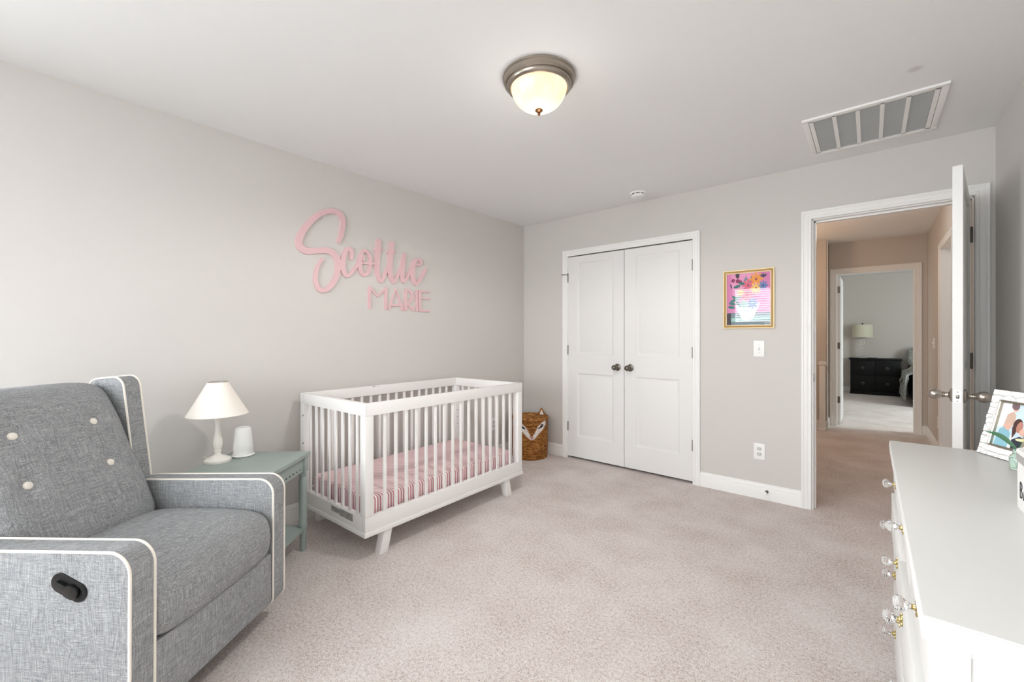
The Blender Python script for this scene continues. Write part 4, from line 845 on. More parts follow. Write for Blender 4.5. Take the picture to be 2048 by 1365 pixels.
cb('leg_brace', 0.13, 0.18, 0.05, CW - 0.05, 0.090, 0.131); cb('leg_brace', CL - 0.21, CL - 0.16, 0.05, CW - 0.05, 0.090, 0.131)
cb('mattress_support', 0.036, CL - 0.036, 0.036, CW - 0.036, 0.180, 0.192, 0.002)

# mattress with the striped fitted sheet
mt = thing('crib_mattress', 'crib mattress in a pink and white striped fitted sheet inside crib', 'mattress', (-2.0925, 1.250, 0), math.radians(90 + 1.2))
rows = []
NX, NY = 44, 10
mx0, mx1, my0, my1, mz0, mz1 = 0.056, CL - 0.060, 0.055, CW - 0.055, 0.193, 0.325
bm = nbm(); box(bm, mx0, mx1, my0, my1, mz0, mz1, 0.030, 5); obj('fitted_sheet', bm, M['stripe'], mt, smooth=60)
bm = nbm(); tube(bm, [(mx0 + 0.005, my0 + 0.03, mz0 + 0.006), (mx1 - 0.005, my0 + 0.03, mz0 + 0.006)], 0.005); obj('sheet_hem', bm, M['stripe'], mt)

# ------------------------------------------------------------------ wicker hamper with a fox face
t = thing('wicker_hamper', 'round brown wicker hamper with woven fox face, in the corner', 'hamper', (-2.675, 3.462, 0))
HR, HH, NS, NR = 0.176, 0.395, 144, 132
face_dir = math.atan2(-0.72, 0.69)
def inside(poly, x, y):
    r = False; j = len(poly) - 1
    for i in range(len(poly)):
        if (poly[i][1] > y) != (poly[j][1] > y) and x < (poly[j][0] - poly[i][0]) * (y - poly[i][1]) / (poly[j][1] - poly[i][1]) + poly[i][0]: r = not r
        j = i
    return r
FW = [[(-1.05, 0.390), (-0.70, 0.375), (-0.36, 0.335), (0.0, 0.222), (0.0, 0.205), (-0.12, 0.210), (-0.55, 0.285), (-0.9, 0.33), (-1.05, 0.36)],
      [(1.05, 0.390), (0.70, 0.375), (0.36, 0.335), (0.0, 0.222), (0.0, 0.205), (0.12, 0.210), (0.55, 0.285), (0.9, 0.33), (1.05, 0.36)]]
FE = [[(-0.80, 0.350), (-0.62, 0.352), (-0.34, 0.312), (-0.40, 0.306), (-0.66, 0.326)], [(0.80, 0.350), (0.62, 0.352), (0.34, 0.312), (0.40, 0.306), (0.66, 0.326)]]
FN = [[(-0.13, 0.235), (0.13, 0.235), (0.0, 0.208)]]
def hp(i, j):
    z = HH * j / NR; a = 2 * PI * i / NS
    row = j / 4.0
    r = HR - 0.006 + 0.010 * math.sin(PI * min(1, z / HH) * 0.9 + 0.25)
    r += 0.0042 * abs(math.sin(PI * row)) + 0.0022 * math.sin(NS / 6 * a + PI * int(row))
    if 0.196 < z < 0.203: r += 0.004
    return (r * math.cos(a), r * math.sin(a), z)
parts = {'body': [], 'face_marking': [], 'eye': [], 'nose': []}
for j in range(NR):
    for i in range(NS):
        z = HH * (j + 0.5) / NR; a = 2 * PI * (i + 0.5) / NS - face_dir
        a = (a + PI) % (2 * PI) - PI
        jag = a + 0.03 * math.sin(j * 1.7)
        k = 'body'
        if any(inside(p, jag, z) for p in FW): k = 'face_marking'
        if any(inside(p, jag, z) for p in FE): k = 'eye'
        if any(inside(p, jag, z) for p in FN): k = 'nose'
        parts[k].append((i, j, a))
def patch(cells):
    bm = nbm(); vm = {}
    def v(i, j):
        key = (i % NS, j)
        if key not in vm: vm[key] = bm.verts.new(hp(i % NS, j))
        return vm[key]
    for i, j, a in cells: bm.faces.new((v(i, j), v(i + 1, j), v(i + 1, j + 1), v(i, j + 1)))
    return bm
bm = patch(parts['body']); lathe(bm, [(0.0, 0.0), (HR - 0.004, 0.0), (HR - 0.002, 0.006)], 48, None, False, False)
obj('body', bm, M['wicker'], t, smooth=50)
for s in (-1, 1):
    obj('face_marking', patch([c for c in parts['face_marking'] if c[2] * s >= 0]), M['wickerw'], t, smooth=50)
    obj('eye', patch([c for c in parts['eye'] if c[2] * s >= 0]), M['wickerk'], t, smooth=50)
obj('nose', patch(parts['nose']), M['wickerp'], t, smooth=50)
# lid: coiled rows on a disc with an overhanging rim
prof = [(0.0, 0.412)]
for k in range(1, 73):
    r = 0.186 * k / 72
    prof.append((r, 0.412 + 0.008 * (1 - (r / 0.186) ** 2) + 0.0025 * abs(math.sin(PI * k / 4))))
prof += [(0.192, 0.409), (0.1955, 0.401), (0.194, 0.393), (0.188, 0.388), (0.178, 0.389)]
bm = nbm(); rows = []
for r, z in prof:
    rows.append([((max(r, 1e-4) + (0.0018 * math.sin(24 * 2 * PI * k / 144) if r > 0.18 else 0)) * math.cos(2 * PI * k / 144), (max(r, 1e-4) + (0.0018 * math.sin(24 * 2 * PI * k / 144) if r > 0.18 else 0)) * math.sin(2 * PI * k / 144), z + 0.0012 * math.sin(24 * 2 * PI * k / 144 + r * 300) * min(1, r * 20)) for k in range(144)])
grid(bm, rows, close_u=True); obj('lid', bm, M['wicker'], t, smooth=50)
for ex, ey in ((0.050, 0.1335), (-0.1445, -0.0303)):      # the lid sits turned from the face
    c0 = Vector((ex, ey, 0.412)); side = Vector((0.76, 0.65, 0)); fw = Vector((0.65, -0.76, 0))
    bm = nbm(); rows = []
    for k in range(9):
        u = k / 8; hw_ = 0.036 * (1 - u) ** 0.8 + 0.002; dp = 0.016 * (1 - u) + 0.003
        rows.append([tuple(c0 + Vector((0, 0, 0.072 * u)) + side * hw_ * math.cos(q) * (1 + 0.08 * (k % 2)) + fw * dp * math.sin(q)) for q in [2 * PI * i / 16 for i in range(16)]])
    grid(bm, rows, close_u=True, cap=True); e = obj('ear', bm, M['wicker'], t, smooth=50)
    bm = nbm(); rows = []
    for k in range(6):
        u = k / 5; hw_ = 0.022 * (1 - u) + 0.001
        rows.append([tuple(c0 + Vector((0, 0, 0.004 + 0.05 * u)) + side * hw_ * x + fw * (0.0165 * (1 - 0.75 * u) + 0.006)) for x in (-1, -0.5, 0, 0.5, 1)] )
    grid(bm, rows); obj('inner_ear', bm, M['wickerw'], e, smooth=50)
# ------------------------------------------------------------------ side table, lamp, sound machine
A = Vector((-2.484, 1.135)); Bv = Vector((-2.825, 0.848))
ux = (A - Bv).normalized(); TW = (A - Bv).length        # far edge runs Bv -> A
TD = 0.455
tz = 0.56
rz = math.atan2(ux.y, ux.x)
t = thing('side_table', 'sage green side table with turned legs between armchair and crib', 'side table', (Bv.x, Bv.y, 0), rz)
# local: x along the far edge, -y toward the chair
bm = nbm(); box(bm, 0, TW, -TD, 0, tz - 0.02, tz, 0.004); obj('tabletop', bm, M['sage'], t)
def apron(x0, x1, y0, y1, notched):
    bm = nbm(); box(bm, x0, x1, y0, y1, tz - 0.105, tz - 0.02)
    o = obj('apron', bm, M['sage'], t, smooth=0)
    return o
for nm, q in (('far', (0.045, TW - 0.045, -0.040, -0.022)), ('near', (0.045, TW - 0.045, -TD + 0.022, -TD + 0.040)), ('l', (0.022, 0.040, -TD + 0.045, -0.045)), ('r', (TW - 0.040, TW - 0.022, -TD + 0.045, -0.045))):
    o = apron(*q, True)
    bm = nbm()
    if nm in ('l', 'r'):
        x = q[0] - 0.0008 if nm == 'l' else q[1] + 0.0008
        n_ = 9
        for k in range(n_):
            y = q[2] + 0.035 + k * (q[3] - q[2] - 0.07) / (n_ - 1)
            t2 = bmesh.new(); t2.faces.new([t2.verts.new(v) for v in ((x, y - 0.007, tz - 0.090), (x, y + 0.007, tz - 0.090), (x, y, tz - 0.078))]); add_bm(bm, t2)
    else:
        y = q[2] - 0.0008 if nm == 'near' else q[3] + 0.0008
        for k in range(9):
            x = q[0] + 0.035 + k * (q[1] - q[0] - 0.07) / 8
            t2 = bmesh.new(); t2.faces.new([t2.verts.new(v) for v in ((x - 0.007, y, tz - 0.090), (x + 0.007, y, tz - 0.090), (x, y, tz - 0.078))]); add_bm(bm, t2)
    obj('cutouts', bm, M['dark'], o, smooth=0)
LEG = [(0.013, 0.0), (0.016, 0.004), (0.0185, 0.100), (0.022, 0.118), (0.022, 0.140), (0.024, 0.146), (0.025, 0.152), (0.023, 0.158), (0.020, 0.166), (0.022, 0.30), (0.0235, 0.395), (0.0215, 0.41), (0.018, 0.418), (0.018, 0.428), (0.023, 0.434), (0.0235, 0.440), (0.019, 0.446), (0.019, 0.452)]
for x, y in ((0.030, -0.030), (TW - 0.030, -0.030), (0.030, -TD + 0.030), (TW - 0.030, -TD + 0.030)):
    bm = nbm(); lathe(bm, LEG, 24, Matrix.Translation((x, y, 0))); box(bm, x - 0.0215, x + 0.0215, y - 0.0215, y + 0.0215, 0.45, tz - 0.02, 0.002); obj('leg', bm, M['sage'], t)
bm = nbm(); box(bm, 0.012, TW - 0.012, -TD + 0.012, -0.012, 0.121, 0.137, 0.003); obj('shelf', bm, M['sage'], t)

t = thing('table_lamp', 'white table lamp with cone shade on the sage green table', 'lamp', (-2.655, 0.722, tz))
bm = nbm(); lathe(bm, [(0.0, 0.0), (0.060, 0.0), (0.062, 0.004), (0.061, 0.014), (0.056, 0.019), (0.050, 0.021), (0.038, 0.028), (0.024, 0.034), (0.018, 0.038), (0.0, 0.038)], 40, None, False, False); obj('base', bm, M['lampw'], t)
bm = nbm(); lathe(bm, [(0.0, 0.036), (0.018, 0.036), (0.014, 0.042), (0.0125, 0.052), (0.016, 0.056), (0.0165, 0.060), (0.0135, 0.064), (0.0165, 0.072), (0.0205, 0.088), (0.0215, 0.102), (0.0195, 0.120), (0.0145, 0.146), (0.0115, 0.172), (0.011, 0.196), (0.0125, 0.214), (0.0155, 0.222), (0.0165, 0.228), (0.0145, 0.233), (0.0, 0.233)], 28, None, False, False); obj('stem', bm, M['lampw'], t)
bm = nbm(); lathe(bm, [(0.0, 0.233), (0.013, 0.233), (0.014, 0.238), (0.010, 0.242), (0.010, 0.285), (0.0, 0.285)], 20, None, False, False); obj('socket', bm, M['silver'], t)
bm = nbm()
rings = [(0.140, 0.252), (0.046, 0.424), (0.0445, 0.424), (0.1385, 0.2525), (0.140, 0.252)]
lathe(bm, rings, 64, None, False, False); sh = obj('shade', bm, M['shade'], t, smooth=40)
bm = nbm()
tube(bm, [(0.0455 * math.cos(2 * PI * k / 40), 0.0455 * math.sin(2 * PI * k / 40), 0.424) for k in range(40)], 0.0014, 6, True)
for k in range(3): tube(bm, [(0, 0, 0.405), (0.0455 * math.cos(2.1 * k), 0.0455 * math.sin(2.1 * k), 0.4235)], 0.0012, 6)
tube(bm, [(0, 0, 0.28), (0, 0, 0.407)], 0.0015, 6)
obj('shade_ring', bm, M['silver'], sh)
bm = nbm(); tube(bm, [(-0.05, -0.02, 0.006), (-0.075, -0.028, 0.004), (-0.11, -0.02, 0.003), (-0.15, -0.025, 0.003)], 0.0028); obj('cord', bm, M['lampw'], t)

t = thing('sound_machine', 'white rounded cup shaped sound machine on the sage green table', 'sound machine', (-2.682, 0.850, tz))
bm = nbm(); lathe(bm, [(0.0, 0.0), (0.050, 0.0), (0.0555, 0.003), (0.0565, 0.007), (0.053, 0.010), (0.049, 0.011), (0.0, 0.011)], 40, None, False, False); obj('base_dish', bm, M['plastic'], t)
bm = nbm(); lathe(bm, [(0.0, 0.011), (0.0475, 0.011), (0.0485, 0.020), (0.0480, 0.034), (0.0486, 0.036), (0.0465, 0.070), (0.042, 0.120), (0.0385, 0.148), (0.036, 0.156), (0.031, 0.160), (0.028, 0.1605), (0.027, 0.159), (0.0, 0.159)], 40, None, False, False); obj('body', bm, M['plastic'], t)
for s in (-1, 1):
    bm = nbm(); lathe(bm, [(0.0028, 0.1585), (0.0026, 0.1612)], 10, Matrix.Translation((0.0, 0.0325 * s, 0))); obj('button', bm, M['plastic2'], t)

# ------------------------------------------------------------------ recliner
t = thing('recliner_armchair', 'grey linen wingback recliner armchair with white piping and button back', 'armchair', (-1.5907, 0.2201, 0), math.radians(35.1))
W, AT = 0.70, 0.078
# local: x forward, y across (0 = near side), z up
arm_poly = round_poly([(0.0, 0.082), (0.002, 0.617), (-0.60, 0.598), (-0.84, 0.56), (-0.83, 0.082)], [0.03, 0.062, 0.02, 0.02, 0.02], 8)
def piping(poly, y, parent, r=0.0042, closed=True):
    bm = nbm(); tube(bm, [(p[0], y, p[1]) for p in poly], r, 8, closed); return obj('piping', bm, M['piping'], parent)
def arm(y0, y1):
    bm = nbm(); prism(bm, arm_poly, lambda a, c, h: (a, h, c), y0, y1, 0.004); o = obj('arm', bm, M['linen'], t, smooth=40)
    piping(arm_poly, y0 + 0.001, o); piping(arm_poly, y1 - 0.001, o)
    return o
na = arm(0.0, AT); fa = arm(W - AT, W)
wing_poly = round_poly([(-0.640, 0.590), (-0.700, 1.052), (-0.86, 1.034), (-0.86, 0.52), (-0.66, 0.52)], [0.02, 0.05, 0.04, 0.02, 0.02], 8)
def wing(y0, y1):
    bm = nbm(); prism(bm, wing_poly, lambda a, c, h: (a, h, c), y0, y1, 0.004); o = obj('wing', bm, M['linen'], t, smooth=40)
    piping(wing_poly, y0 + 0.001, o); piping(wing_poly, y1 - 0.001, o)
wing(0.0, AT); wing(W - AT, W)
# back cushion: profile (u, z) from the back over the top and down the front
def resample(pts, n):
    P = [Vector(p) for p in pts]; out = []
    m = len(P)
    for i in range(m - 1):
        p0 = P[i - 1] if i else P[0] * 2 - P[1]; p3 = P[i + 2] if i + 2 < m else P[-1] * 2 - P[-2]
        p1, p2 = P[i], P[i + 1]
        for k in range(n):
            s = k / n
            out.append(0.5 * (2 * p1 + (p2 - p0) * s + (2 * p0 - 5 * p1 + 4 * p2 - p3) * s * s + (3 * p1 - p0 - 3 * p2 + p3) * s ** 3))
    out.append(P[-1]); return out
bp = resample([(-0.90, 0.42), (-0.905, 0.75), (-0.90, 0.98), (-0.862, 1.014), (-0.81, 1.016), (-0.760, 0.985), (-0.697, 0.894), (-0.638, 0.764), (-0.585, 0.66), (-0.540, 0.56), (-0.517, 0.49), (-0.54, 0.435), (-0.62, 0.41)], 6)
btn = [(0.214, 0.876), (0.486, 0.876), (0.209, 0.708), (0.486, 0.708)]
y0c, y1c = AT + 0.010, W - AT - 0.010
NYC = 48
rows = []
for i, p in enumerate(bp):
    d = (bp[min(i + 1, len(bp) - 1)] - bp[max(i - 1, 0)]).normalized(); nrm = Vector((-d.y, d.x))
    if i == 0: nrm = Vector((-1, 0))
    nrm = Vector((-d.y, d.x)) if (-d.y) > -2 else nrm
    row = []
    for k in range(NYC + 1):
        s = k / NYC; y = y0c + (y1c - y0c) * s; e = abs(2 * s - 1)
        crown = 0.028 * (1 - e ** 4) - 0.018 * e ** 14
        front = p.x > -0.84
        off = crown * (1.0 if p.y < 0.9 else max(0.55, 1.0 - (p.y - 0.9) * 4.0)) if front else crown * 0.4
        if front:
            for by, bz in btn:
                rr_ = math.hypot(y - by, (p.y - bz) * 1.1)
                off -= 0.016 * math.exp(-(rr_ / 0.035) ** 2)
        q = p + nrm * off
        row.append((q.x, y, q.y))
    rows.append(row)
bm = nbm(); grid(bm, rows)
es = [r[0] for r in rows]; ee = [r[-1] for r in rows]
t2 = bmesh.new(); t2.faces.new([t2.verts.new(v) for v in es]); t2.faces.new([t2.verts.new(v) for v in ee[::-1]]); add_bm(bm, t2)
bmesh.ops.remove_doubles(bm, verts=bm.verts, dist=1e-5); bmesh.ops.recalc_face_normals(bm, faces=bm.faces)
bc = obj('back_cushion', bm, M['linen_back'], t, smooth=60)
# which side did the normals push?  front rows carry the buttons
for by, bz in btn:
    best = min(((r[k], i, k) for i, r in enumerate(rows) for k in range(NYC + 1) if r[k][0] > -0.80), key=lambda q: (q[0][1] - by) ** 2 + (q[0][2] - bz) ** 2)
    c = Vector(best[0]); i, k = best[1], best[2]
    nn = Vector((0.92, 0, 0.39))
    bm = nbm(); lathe(bm, [(0.0, -0.004), (0.0125, -0.003), (0.0145, 0.001), (0.0125, 0.0055), (0.007, 0.008), (0.0, 0.0085)], 20, Matrix.Translation(c + nn * 0.001) @ nn.to_track_quat('Z', 'Y').to_matrix().to_4x4(), False, False)
    obj('button', bm, M['piping'], bc)
# seat cushion
sp = resample([(-0.60, 0.40), (-0.56, 0.455), (-0.48, 0.482), (-0.34, 0.492), (-0.20, 0.495), (-0.08, 0.488), (-0.022, 0.466), (0.000, 0.425), (0.006, 0.375), (-0.002, 0.328), (-0.020, 0.313), (-0.10, 0.311), (-0.60, 0.311)], 6)
rows = []
ys0, ys1 = AT + 0.006, W - AT - 0.006
for i, p in enumerate(sp):
    d = (sp[min(i + 1, len(sp) - 1)] - sp[max(i - 1, 0)]).normalized(); nrm = Vector((-d.y, d.x))
    row = []
    for k in range(41):
        s = k / 40; e = abs(2 * s - 1)
        off = (0.016 * (1 - e ** 4) - 0.012 * e ** 16) if p.y > 0.313 and p.x > -0.58 else 0
        q = p + nrm * off; row.append((q.x, ys0 + (ys1 - ys0) * s, q.y))
    rows.append(row)
bm = nbm(); grid(bm, rows)
t2 = bmesh.new(); t2.faces.new([t2.verts.new(r[0]) for r in rows]); t2.faces.new([t2.verts.new(r[-1]) for r in rows[::-1]]); add_bm(bm, t2)
bmesh.ops.remove_doubles(bm, verts=bm.verts, dist=1e-5); bmesh.ops.recalc_face_normals(bm, faces=bm.faces)
obj('seat_cushion', bm, M['linen'], t, smooth=60)
bm = nbm(); box(bm, -0.05, -0.001, AT + 0.004, W - AT - 0.003, 0.092, 0.303, 0.010, 3); obj('footrest_panel', bm, M['linen'], t)
bm = nbm(); box(bm, -0.76, -0.05, AT + 0.002, W - AT - 0.002, 0.095, 0.31); box(bm, -0.88, -0.84, 0.01, W - 0.01, 0.09, 0.98, 0.01); obj('seat_frame', bm, M['linen'], t)
bm = nbm(); box(bm, -0.70, -0.12, 0.10, W - 0.10, 0.025, 0.095, 0.005); lathe(bm, [(0.26, 0.0), (0.27, 0.006), (0.26, 0.025), (0.0, 0.025)], 40, Matrix.Translation((-0.41, W / 2, 0))); obj('base', bm, M['black'], t)
# recline handle on the near arm's outer side
rc = Matrix.Translation((-0.183, 0, 0.512)) @ Matrix.Rotation(math.radians(24), 4, 'Y')
bm = nbm(); prism(bm, round_poly([(-0.058, -0.028), (0.058, -0.028), (0.058, 0.028), (-0.058, 0.028)], [0.0275] * 4, 8), lambda a, c, h: (a, -h, c), 0.0, 0.004, 0.0015)
bmesh.ops.transform(bm, matrix=rc, verts=bm.verts); rp = obj('recline_handle', bm, M['black'], t)
bm = nbm(); prism(bm, round_poly([(-0.036, -0.008), (0.0, -0.008), (0.004, -0.017), (0.040, -0.017), (0.040, 0.017), (0.004, 0.017), (0.0, 0.010), (-0.036, 0.010)], [0.004, 0.002, 0.004, 0.014, 0.014, 0.004, 0.002, 0.004], 5), lambda a, c, h: (a, -h, c), 0.004, 0.016, 0.002)
bmesh.ops.transform(bm, matrix=rc, verts=bm.verts); obj('lever', bm, M['black'], rp)
bm = nbm(); prism(bm, round_poly([(0.012, -0.024), (0.054, -0.024), (0.054, 0.024), (0.012, 0.024)], [0.02] * 4, 6), lambda a, c, h: (a, -h, c), 0.0038, 0.0048)
bmesh.ops.transform(bm, matrix=rc, verts=bm.verts); obj('finger_well', bm, M['dark'], rp)

# ------------------------------------------------------------------ dresser
DH, DY0, DY1, DXF = 0.83, 0.838, 2.167, 0.058
t = thing('dresser', 'long white dresser with crystal drawer knobs along the right wall', 'dresser', (0, 0, 0))
DXB = XR - 0.016
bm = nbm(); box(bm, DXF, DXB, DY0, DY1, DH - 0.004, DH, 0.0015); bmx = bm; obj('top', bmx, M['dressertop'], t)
bm = nbm()
box(bm, DXF - 0.002, DXB, DY0 - 0.001, DY1 + 0.001, DH - 0.034, DH - 0.0035, 0.003)
obj('top_edge', bm, M['dresser'], t)
bm = nbm(); box(bm, DXF + 0.034, DXB - 0.004, DY0 + 0.018, DY1 - 0.018, 0.06, DH - 0.034); obj('carcass', bm, M['dresser'], t)
for y0, y1 in ((DY0 + 0.010, DY0 + 0.0185), (DY1 - 0.0185, DY1 - 0.010)):
    bm = nbm()
    x0, x1 = DXF + 0.014, DXB - 0.004
    box(bm, x0, x0 + 0.034, y0, y1, 0.0, DH - 0.034, 0.001); box(bm, x1 - 0.05, x1, y0, y1, 0, DH - 0.034, 0.001); box(bm, x0 + 0.034, x1 - 0.05, y0, y1, 0.05, 0.13, 0.001); box(bm, x0 + 0.034, x1 - 0.05, y0, y1, DH - 0.044, DH - 0.034)
    obj('side_frame', bm, M['dresser'], t)
for x, y in ((DXF + 0.014, DY0 + 0.014), (DXF + 0.014, DY1 - 0.054), (DXB - 0.044, DY0 + 0.014), (DXB - 0.044, DY1 - 0.054)):
    bm = nbm(); box(bm, x, x + 0.04, y, y + 0.04, 0.0, 0.065, 0.002); obj('foot', bm, M['dresser'], t)
bm = nbm(); box(bm, DXF + 0.020, DXF + 0.034, DY0 + 0.018, DY1 - 0.018, 0.06, DH - 0.034); obj('face_frame', bm, M['dresser'], t)
knob_prof = [(0.0, 0.009), (0.0045, 0.009), (0.0060, 0.012), (0.0145, 0.0245), (0.0155, 0.028), (0.0115, 0.0335), (0.006, 0.0355), (0.0, 0.036)]
def crystal_bm():
    bm = nbm(); lathe(bm, knob_prof[1:-1], 8, Matrix.Rotation(-PI / 2, 4, 'Y')); return bm
def rosette_bm():
    bm = nbm(); R = Matrix.Rotation(-PI / 2, 4, 'Y')
    lathe(bm, [(0.0, 0.0), (0.013, 0.0), (0.012, 0.002), (0.006, 0.004), (0.0045, 0.007), (0.005, 0.009), (0.0055, 0.0095), (0, 0.0095)], 16, R, False, False)
    for k in range(6):
        a = k * PI / 3
        t2 = bmesh.new(); bmesh.ops.create_icosphere(t2, subdivisions=1, radius=0.005)
        add_bm(bm, t2, R @ Matrix.Translation((0.012 * math.cos(a), 0.012 * math.sin(a), 0.002)) @ Matrix.Diagonal((1, 1, 0.5, 1)))
    return bm
k0 = None
def drawer(y0, y1, z0, z1, xf, knobs):
    global k0
    bm = nbm(); box(bm, xf, DXF + 0.022, y0, y1, z0, z1, 0.003)
    d = obj('drawer', bm, M['dresser'], t)
    for y in knobs:
        if k0 is None:
            k0 = (obj('knob', crystal_bm(), M['crystal'], d, (xf, y, (z0 + z1) / 2), smooth=0), obj('knob_rosette', rosette_bm(), M['brass'], d, (xf, y, (z0 + z1) / 2)))
        else:
            for q in k0: share(q, d, (xf, y, (z0 + z1) / 2))
a, c = DY0 + 0.026, DY1 - 0.026
w3 = (c - a) / 3
for k in range(3):
    drawer(a + k * w3 + 0.003, a + (k + 1) * w3 - 0.003, 0.662, 0.790, DXF + 0.010, [a + (k + 0.5) * w3])
w2 = (c - a) / 2
for z0, z1, xo in ((0.492, 0.640, (0.000, 0.004)), (0.325, 0.472, (0.010, 0.010)), (0.085, 0.305, (0.010, 0.010))):
    for k in range(2):
        y0, y1 = a + k * w2 + 0.003, a + (k + 1) * w2 - 0.003
        drawer(y0, y1, z0, z1, DXF + xo[k], [y0 + 0.25 * w2, y0 + 0.75 * w2 - 0.006])

# white lidded box with black lettering
t = thing('keepsake_box', 'white lidded box with black lettering at the right on dresser', 'box', (0.262, 1.534, DH))
bx, by_, bh = 0.20, 0.36, 0.130
rp_ = round_poly([(0, 0), (bx, 0), (bx, -by_), (0, -by_)], [0.026] * 4, 8)
bm = nbm(); prism(bm, rp_, lambda a, c, h: (a, c, h), 0.0, bh - 0.022, 0.002); obj('body', bm, M['plastic'], t)
bm = nbm(); prism(bm, round_poly([(-0.002, 0.002), (bx + 0.002, 0.002), (bx + 0.002, -by_ - 0.002), (-0.002, -by_ - 0.002)], [0.028] * 4, 8), lambda a, c, h: (a, c, h), bh - 0.022, bh - 0.006, 0.001); obj('band', bm, M['greyband'], t)
bm = nbm(); prism(bm, round_poly([(-0.002, 0.002), (bx + 0.002, 0.002), (bx + 0.002, -by_ - 0.002), (-0.002, -by_ - 0.002)], [0.028] * 4, 8), lambda a, c, h: (a, c, h), bh - 0.006, bh + 0.006, 0.005, 3); obj('lid', bm, M['plastic'], t)
def strokes(parent, segs, y, z, h, name='letter'):
    bm = nbm()
    for s in segs: tube(bm, [(-0.0012, y - p[0] * h, z + p[1] * h) for p in s], 0.0022, 6)
    for v in bm.verts: v.co.x = -0.0004 + (v.co.x + 0.0012) * 0.35
    return obj(name, bm, M['ink'], parent)
strokes(t, [[(0, 0), (0, 1)], [(0, 1), (0.3, 0.98), (0.42, 0.87), (0.42, 0.7), (0.3, 0.56), (0, 0.53)], [(0, 0.53), (0.34, 0.5), (0.48, 0.38), (0.48, 0.16), (0.34, 0.03), (0, 0)]], -0.050, 0.030, 0.034)
strokes(t, [[(0, 0), (0.3, 1), (0.6, 0)], [(0.12, 0.35), (0.48, 0.35)]], -0.077, 0.030, 0.034)

# leaning photo frame with mosaic border
fd = Vector((0.48, -0.877, 0)).normalized(); ln = Vector((0.877, 0.48, 0)).normalized(); ti = math.radians(13.5)
up = Vector((ln.x * math.sin(ti), ln.y * math.sin(ti), math.cos(ti))); nf = fd.cross(up).normalized()
if nf.dot(Vector((-1, -0.5, 0))) < 0: nf = -nf
t = thing('photo_frame', 'white mosaic photo frame leaning on the dresser beside white box', 'photo frame', (0.283, 2.138, DH + 0.001))
FWd, FHt, FB = 0.182, 0.222, 0.040
P3 = lambda a, c, d: tuple(fd * a + up * c + nf * d)
bm = nbm(); prism(bm, [(0, 0), (FWd, 0), (FWd, FHt), (0, FHt)], P3, -0.014, 0.0, 0.001); obj('backing', bm, M['silver'], t)
bm = nbm()
box_ = [(FB - 0.006, FB - 0.006), (FWd - FB + 0.006, FB - 0.006), (FWd - FB + 0.006, FHt - FB + 0.006), (FB - 0.006, FHt - FB + 0.006)]
rows = []
for i in (0, 1, 2, 3, 0):
    a_, c_ = box_[i]; sx = 1 if a_ < FWd / 2 else -1; sz = 1 if c_ < FHt / 2 else -1
    rows.append([P3(a_ + sx * o_, c_ + sz * o_, d_) for o_, d_ in ((0, 0.0), (0, 0.009), (0.003, 0.010), (0.006, 0.008), (0.007, 0.001))])
grid(bm, rows); obj('inner_rim', bm, M['silver'], t, smooth=25)
random.seed(7)
# jittered triangular tiles round the border
gx, gz = 9, 11
pt = {}
for i in range(gx + 1):
    for j in range(gz + 1):
        edge = i in (0, gx) or j in (0, gz)
        pt[i, j] = (FWd * i / gx + (0 if i in (0, gx) else random.uniform(-0.007, 0.007)), FHt * j / gz + (0 if j in (0, gz) else random.uniform(-0.007, 0.007)))
def clipped(p): return (min(max(p[0], 0.0005), FWd - 0.0005), min(max(p[1], 0.0005), FHt - 0.0005))
def outward(i, j):
    a_, c_ = pt[i, j]
    return (a_, c_)
for i in range(gx):
    for j in range(gz):
        if not (i < 2 or i >= gx - 2 or j < 2 or j >= gz - 2): continue
        q = [list(pt[i, j]), list(pt[i + 1, j]), list(pt[i + 1, j + 1]), list(pt[i, j + 1])]
        lo, hi, lz, hz = FB - 0.006, FWd - FB + 0.006, FB - 0.006, FHt - FB + 0.006
        for p in q:     # keep the tiles out of the picture opening
            if lo < p[0] < hi and lz < p[1] < hz:
                opts = [(p[0] - lo, 0, lo), (hi - p[0], 0, hi), (p[1] - lz, 1, lz), (hz - p[1], 1, hz)]
                _, ax, v_ = min(opts); p[ax] = v_
        tri = [(q[0], q[1], q[2]), (q[0], q[2], q[3])] if random.random() < 0.5 else [(q[0], q[1], q[3]), (q[1], q[2], q[3])]
        if random.random() < 0.45: tri = [tuple(q)]
        for poly in tri:
            ar = abs(sum(poly[k][0] * poly[(k + 1) % len(poly)][1] - poly[(k + 1) % len(poly)][0] * poly[k][1] for k in range(len(poly)))) / 2
            if ar < 2.5e-5: continue
            cx_ = sum(p[0] for p in poly) / len(poly); cz_ = sum(p[1] for p in poly) / len(poly)
            bm = nbm(); base = [bm.verts.new(P3(cx_ + (p[0] - cx_) * 0.94, cz_ + (p[1] - cz_) * 0.94, 0.0)) for p in poly]
            tl = [random.uniform(0.003, 0.0075) for _ in poly]
            topv = [bm.verts.new(P3(cx_ + (p[0] - cx_) * 0.85, cz_ + (p[1] - cz_) * 0.85, h_)) for p, h_ in zip(poly, tl)]
            n_ = len(poly)
            for k in range(n_): bm.faces.new((base[k], base[(k + 1) % n_], topv[(k + 1) % n_], topv[k]))
            if n_ == 3: bm.faces.new(topv)
            else: bm.faces.new(topv[:3]); bm.faces.new((topv[0], topv[2], topv[3]))
            bmesh.ops.recalc_face_normals(bm, faces=bm.faces)
            obj('tile', bm, M['plastic'], t, smooth=0)
